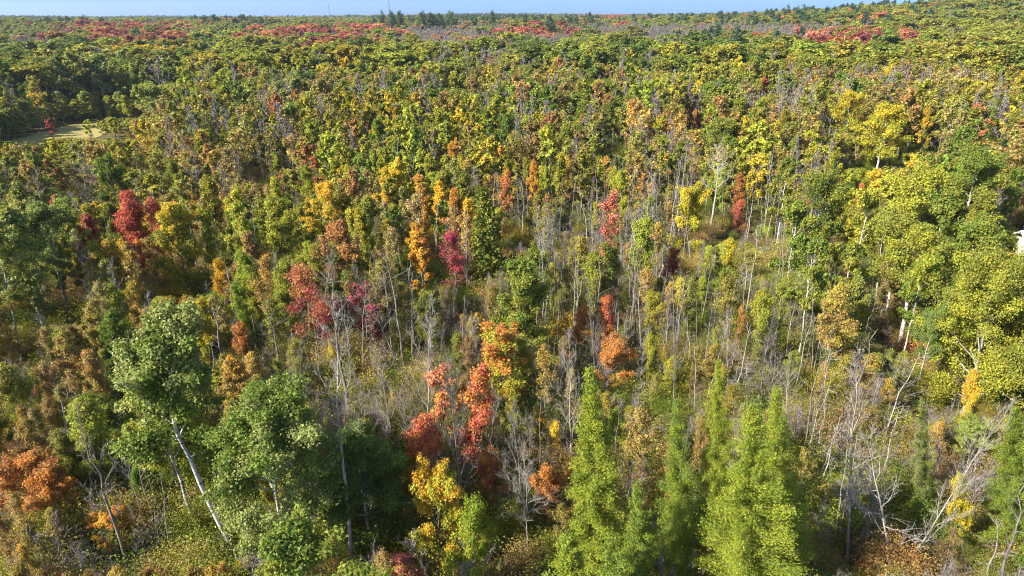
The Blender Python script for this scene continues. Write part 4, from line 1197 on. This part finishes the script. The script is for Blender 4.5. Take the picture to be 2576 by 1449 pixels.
# thicket between the trees
P_UND = [joined_mesh('thicket', shrub_form(400 + s, 3.0, 1.8, 12000, 0.046, 6), M_GREY) for s in range(5)]
P_UND += [joined_mesh('twiggy', leafless(410 + s, 4.2, 0.05, 1.5, 14, 6, 5, 0.03, split_limbs=False, tw=0.007, el0=45, el1=80), M_MAUVE) for s in range(3)]
und = []
gsp = Spacing(3.0)
for (d0, d1, n, rr_) in [(24, 60, 5200, 0.55), (60, 110, 7000, 0.8), (110, 240, 12000, 1.35)]:
    xs, ys = wedge(n, d0, d1, 7)
    for x, y in zip(xs, ys):
        d = math.hypot(x, y)
        meadow = in_poly(x, y, FIELD_POLY)
        if (meadow and RNG.random() < 0.35) or in_poly(x, y, np.array(LAWN_P)) or not gsp.ok(x, y, rr_):
            continue
        z = float(terrain(x, y))
        h = RNG.uniform(0.25, 0.8) if meadow else RNG.uniform(1.0, 4.2)
        h = fits(x, y, z, h, 1.0, d)
        if h < 0.2:
            continue
        gsp.put(x, y, rr_)
        u, v = project(x, y, z + h)
        L_ = letter(float(u), float(v))
        opts = {'b': ['brown', 'olive', 'olive', 'rust', 'green'], 's': ['brown', 'olive', 'olive', 'lime', 'tan', 'green'], 'n': ['brown', 'tan', 'olive', 'green'], 'a': ['gold', 'lime', 'olive', 'brown'],
                'r': ['rust', 'olive', 'olive', 'brown'], 'g': ['green', 'olive', 'dark', 'olive'], 'y': ['lime', 'olive', 'green', 'brown'], 'L': ['brown', 'olive', 'green'], 'l': ['olive', 'grey', 'brown']}.get(L_, ['olive', 'olive', 'brown', 'lime', 'green'])
        ca, cb_ = RNG.choice(opts), RNG.choice(opts)
        if meadow:
            ca, cb_ = 'tan', RNG.choice(['tan', 'olive', 'brown'])
        twig = RNG.random() < (0.5 if L_ in 'nsb' else 0.2)
        k = int(RNG.integers(5, 8)) if twig else int(RNG.integers(5))
        und.append((x, y, z, k, RNG.random() * 2 * PI, h / 3.0 * RNG.uniform(0.8, 1.4), h / 3.0, tone(ca), tone(cb_)))
stuff_points('undergrowth', 'tangled olive and brown undergrowth covering the forest floor', P_UND, und)
print('things', len(THINGS), count, 'far', len(pts), 'undergrowth', len(und))

# ------------------------------------------------------------------ masts on the horizon and the white roof
M_STEEL = plain_material('galvanised_steel', (0.14, 0.15, 0.17), 0.6, 0.2)
M_ROOF = plain_material('white_metal_roof', (0.82, 0.82, 0.80), 0.5)
M_WALL = plain_material('grey_siding', (0.45, 0.43, 0.40), 0.8)
M_GLASS = plain_material('dark_window', (0.03, 0.035, 0.04), 0.15)
def mast(u, v_tip, dist_m, label, width, antennas):
    d = ray(u, v_tip); t = dist_m / d[1]
    x, y = d[0] * t, dist_m
    z = float(terrain(x, y)); H = CAM_H + d[2] * t - z
    root = link(bpy.data.objects.new('radio_mast', None)); root.location = (x, y, z)
    root['label'] = label; root['category'] = 'mast'; root['group'] = 'masts on the horizon'
    n = int(H / (width * 1.6))
    legs = [np.array([math.cos(a) * width / 2, math.sin(a) * width / 2, 0]) for a in (0.3, 0.3 + 2 * PI / 3, 0.3 + 4 * PI / 3)]
    for lg in legs:
        T = Tubes(); T.add([lg, lg + np.array([0, 0, H])], [width * 0.15] * 2, 5); child('leg', T.mesh('mast_leg', M_STEEL), root)
    B = Tubes()
    for i in range(n):
        for j in range(3):
            p, q = legs[j] + np.array([0, 0, H * i / n]), legs[(j + 1) % 3] + np.array([0, 0, H * (i + 1) / n])
            B.add([p, q], [width * 0.07] * 2, 3)
    br = child('bracing', B.mesh('mast_bracing', M_STEEL), root)
    for k in range(antennas):
        A = Tubes(); zz_ = H * (0.95 - 0.2 * k)
        A.add([[width * 0.7, 0, zz_ - width], [width * 0.7, 0, zz_ + width]], [width * 0.22] * 2, 6)
        A.add([[0, 0, zz_], [width * 0.7, 0, zz_]], [width * 0.08] * 2, 4)
        child('antenna', A.mesh('mast_antenna', M_STEEL), root)
    return root
mast(975, -40, 1500, 'taller radio mast rising out of the frame above the horizon', 2.0, 1)
mast(826, 9, 1900, 'smaller faint radio mast left of the taller one', 1.6, 4)

def shed():
    x, y, z = SHED_X, SHED_Y, SHED_Z
    root = link(bpy.data.objects.new('shed', None)); root.location = (x + 4.28, y - 1.39, z); root.rotation_euler = (0, 0, R(-18))
    root['label'] = 'white-roofed shed half out of view behind the lawn'; root['category'] = 'shed'
    def box(name, mat, x0, x1, y0, y1, z0, z1, par):
        v = [(a, b, c) for c in (z0, z1) for b in (y0, y1) for a in (x0, x1)]
        f = [(0, 2, 3, 1), (4, 5, 7, 6), (0, 1, 5, 4), (2, 6, 7, 3), (0, 4, 6, 2), (1, 3, 7, 5)]
        me = bpy.data.meshes.new(name); me.from_pydata(v, [], f); me.materials.append(mat)
        return child(name, me, par)
    box('wall', M_WALL, -4, 5, -2.5, 2.5, 0, 2.4, root)
    v = [(-4.5, -3, 2.35), (5.5, -3, 2.35), (5.5, 3, 2.35), (-4.5, 3, 2.35), (-4.5, 0, 3.6), (5.5, 0, 3.6),
         (-4.5, -3, 2.5), (5.5, -3, 2.5), (5.5, 3, 2.5), (-4.5, 3, 2.5), (-4.5, 0, 3.75), (5.5, 0, 3.75)]
    f = [(0, 4, 5, 1), (4, 3, 2, 5), (6, 7, 11, 10), (10, 11, 8, 9), (0, 1, 7, 6), (2, 3, 9, 8), (0, 6, 10, 4), (4, 10, 9, 3), (1, 5, 11, 7), (5, 2, 8, 11)]
    me = bpy.data.meshes.new('roof'); me.from_pydata(v, [], f); me.materials.append(M_ROOF)
    rf = child('roof', me, root)
    T = Tubes(); T.add([(-4.55, 0, 3.78), (5.55, 0, 3.78)], [0.08, 0.08], 6); child('ridge_cap', T.mesh('ridge_cap', M_ROOF), rf)
    box('door', M_GLASS, -2.6, -1.7, -2.56, -2.502, 0, 2.0, root)
    w = box('window', M_ROOF, 0.6, 1.9, -2.56, -2.502, 1.0, 1.9, root)
    box('pane', M_GLASS, 0.7, 1.8, -2.575, -2.562, 1.1, 1.8, w)
shed()

# ------------------------------------------------------------------ labels: each tree by its look and by the landmark it stands next to
LAND = [t for t in THINGS if t['label']]
def short(label):
    for w in (' with ', ' beside ', ' behind ', ' left of ', ' right of ', ' above ', ' below ', ' in ', ' among ', ' between ', ' standing ', ' near ', ' at ', ' under ', ' high ', ' low', ' half', ' tucked', ' the ', ' rising', ' surrounded', ' touching', ' on ', ',', ' filling', ' crossed', ' turning', ' just', ' leaning', ' over ', ' fading', ' forked', ' peeking', ' against', ' arching', ' out ', ' upper', ' close', ' crown', ' shaded'):
        i = label.find(w)
        if i > 8:
            label = label[:i]
    return label
LSH = {}
for t in LAND:
    LSH.setdefault(short(t['label']), []).append(t)
MARKS = [(k, v[0]) for k, v in LSH.items() if len(v) == 1 and 2 <= len(k.split()) <= 5 and k.split()[-1] not in ('of', 'dead', 'high', 'first', 'pair-like', 'shorter', 'twin', 'small-crowned')]
used = set(t['label'] for t in LAND)
def says(t):
    lk = t['look']
    n = t['o'].name.split('.')[0].replace('_', ' ')
    sz = 'tall' if t['h'] > 12.3 else 'short' if t['h'] < 8 else ''
    if lk == 'stem':
        return ['thin bare sapling', 'slim leafless sapling', 'pale thin sapling'], sz
    if lk == 'leafless':
        return ['leafless grey tree', 'twiggy bare tree', 'grey bare tree'], sz
    a, b = WORD[lk[0]], WORD[lk[1]]
    kind = {'thin leafed tree': 'sparse tree'}.get(n, n.replace(' tree', ''))
    if a == b:
        return [f'{a} {kind}', f'all {a} {kind}'], sz
    return [f'{a} {kind} tinged {b}', f'{a} and {b} {kind}'], sz
def place(t, m):
    du = t['u'] - m['u']; dd = t['d'] - m['d']
    far_ = abs(du) > 45
    side = 'left' if du < 0 else 'right'
    if far_ and abs(dd) > 6:
        return f"{'behind' if dd > 0 else 'in front'} and {side} of"
    if far_:
        return f'{side} of'
    return 'straight behind' if dd > 0 else 'straight in front of'
STEP = ['first', 'second', 'third', 'fourth', 'fifth', 'sixth', 'seventh', 'eighth', 'ninth', 'tenth', 'eleventh', 'twelfth']
GROUPS = {'bare_sapling': 'thin bare saplings', 'bare_tree': 'leafless trees in the wood', 'maple_tree': 'rounded leafy trees', 'ash_tree': 'tall oval leafy trees', 'thin_leafed_tree': 'thinly leafed trees',
          'aspen_tree': 'aspens in the wood', 'pine_tree': 'dark pines', 'larch_tree': 'larches', 'oak_tree': 'oaks on the right', 'birch_tree': 'white birches', 'dead_tree': 'pale dead trees', 'dead_sapling': 'dead saplings',
          'cedar_tree': 'dense dark trees', 'spruce_tree': 'spruces', 'poplar_tree': 'tall poplars', 'shrub': 'shrubs'}
for t in sorted(THINGS, key=lambda q: q['d']):
    o = t['o']
    o['group'] = GROUPS.get(o.name.split('.')[0], 'trees')
    if t['label']:
        o['label'] = t['label']
        continue
    looks, sz = says(t)
    near = sorted(MARKS, key=lambda m: ((m[1]['u'] - t['u']) / 1.0) ** 2 + ((m[1]['v'] - t['v']) * 1.6) ** 2)[:7]
    done = None
    for mk, m in near:
        for lk in looks:
            for s_ in ((sz,) if sz else ('',)):
                cand = f"{s_ + ' ' if s_ else ''}{lk} {place(t, m)} the {mk}"
                if cand not in used and 4 <= len(cand.split()) <= 16:
                    done = cand; break
            if done: break
        if done: break
    if not done:
        mk, m = near[0]
        for k in range(1, 12):
            cand = f"{looks[0]} {place(t, m)} the {mk}, {STEP[k]} from it"
            if cand not in used and len(cand.split()) <= 16:
                done = cand; break
    if not done:
        mk, m = near[1]
        for k in range(0, 12):
            cand = f"{looks[0]} {place(t, m)} the {mk}, {STEP[k]} back"
            if cand not in used and len(cand.split()) <= 16:
                done = cand; break
    done = done or f"{looks[0]} near the {near[0][0]}"
    used.add(done)
    o['label'] = done

# ------------------------------------------------------------------ the air
def haze():
    m, t, N, L = new_mat('haze')
    out = N.new('ShaderNodeOutputMaterial')
    v = N.new('ShaderNodeVolumePrincipled')
    v.inputs['Color'].default_value = (0.75, 0.84, 0.95, 1)
    v.inputs['Density'].default_value = HAZE
    v.inputs['Anisotropy'].default_value = 0.2
    L.new(v.outputs[0], out.inputs['Volume'])
    s, z0, z1 = 9000.0, -9.0, 200.0
    vv = [(a, b, c) for c in (z0, z1) for b in (-s, s) for a in (-s, s)]
    f = [(0, 2, 3, 1), (4, 5, 7, 6), (0, 1, 5, 4), (2, 6, 7, 3), (0, 4, 6, 2), (1, 3, 7, 5)]
    me = bpy.data.meshes.new('haze'); me.from_pydata(vv, [], f); me.materials.append(m)
    o = link(bpy.data.objects.new('haze', me)); o['kind'] = 'stuff'; o['label'] = 'thin pale blue haze over the far woods'
haze()
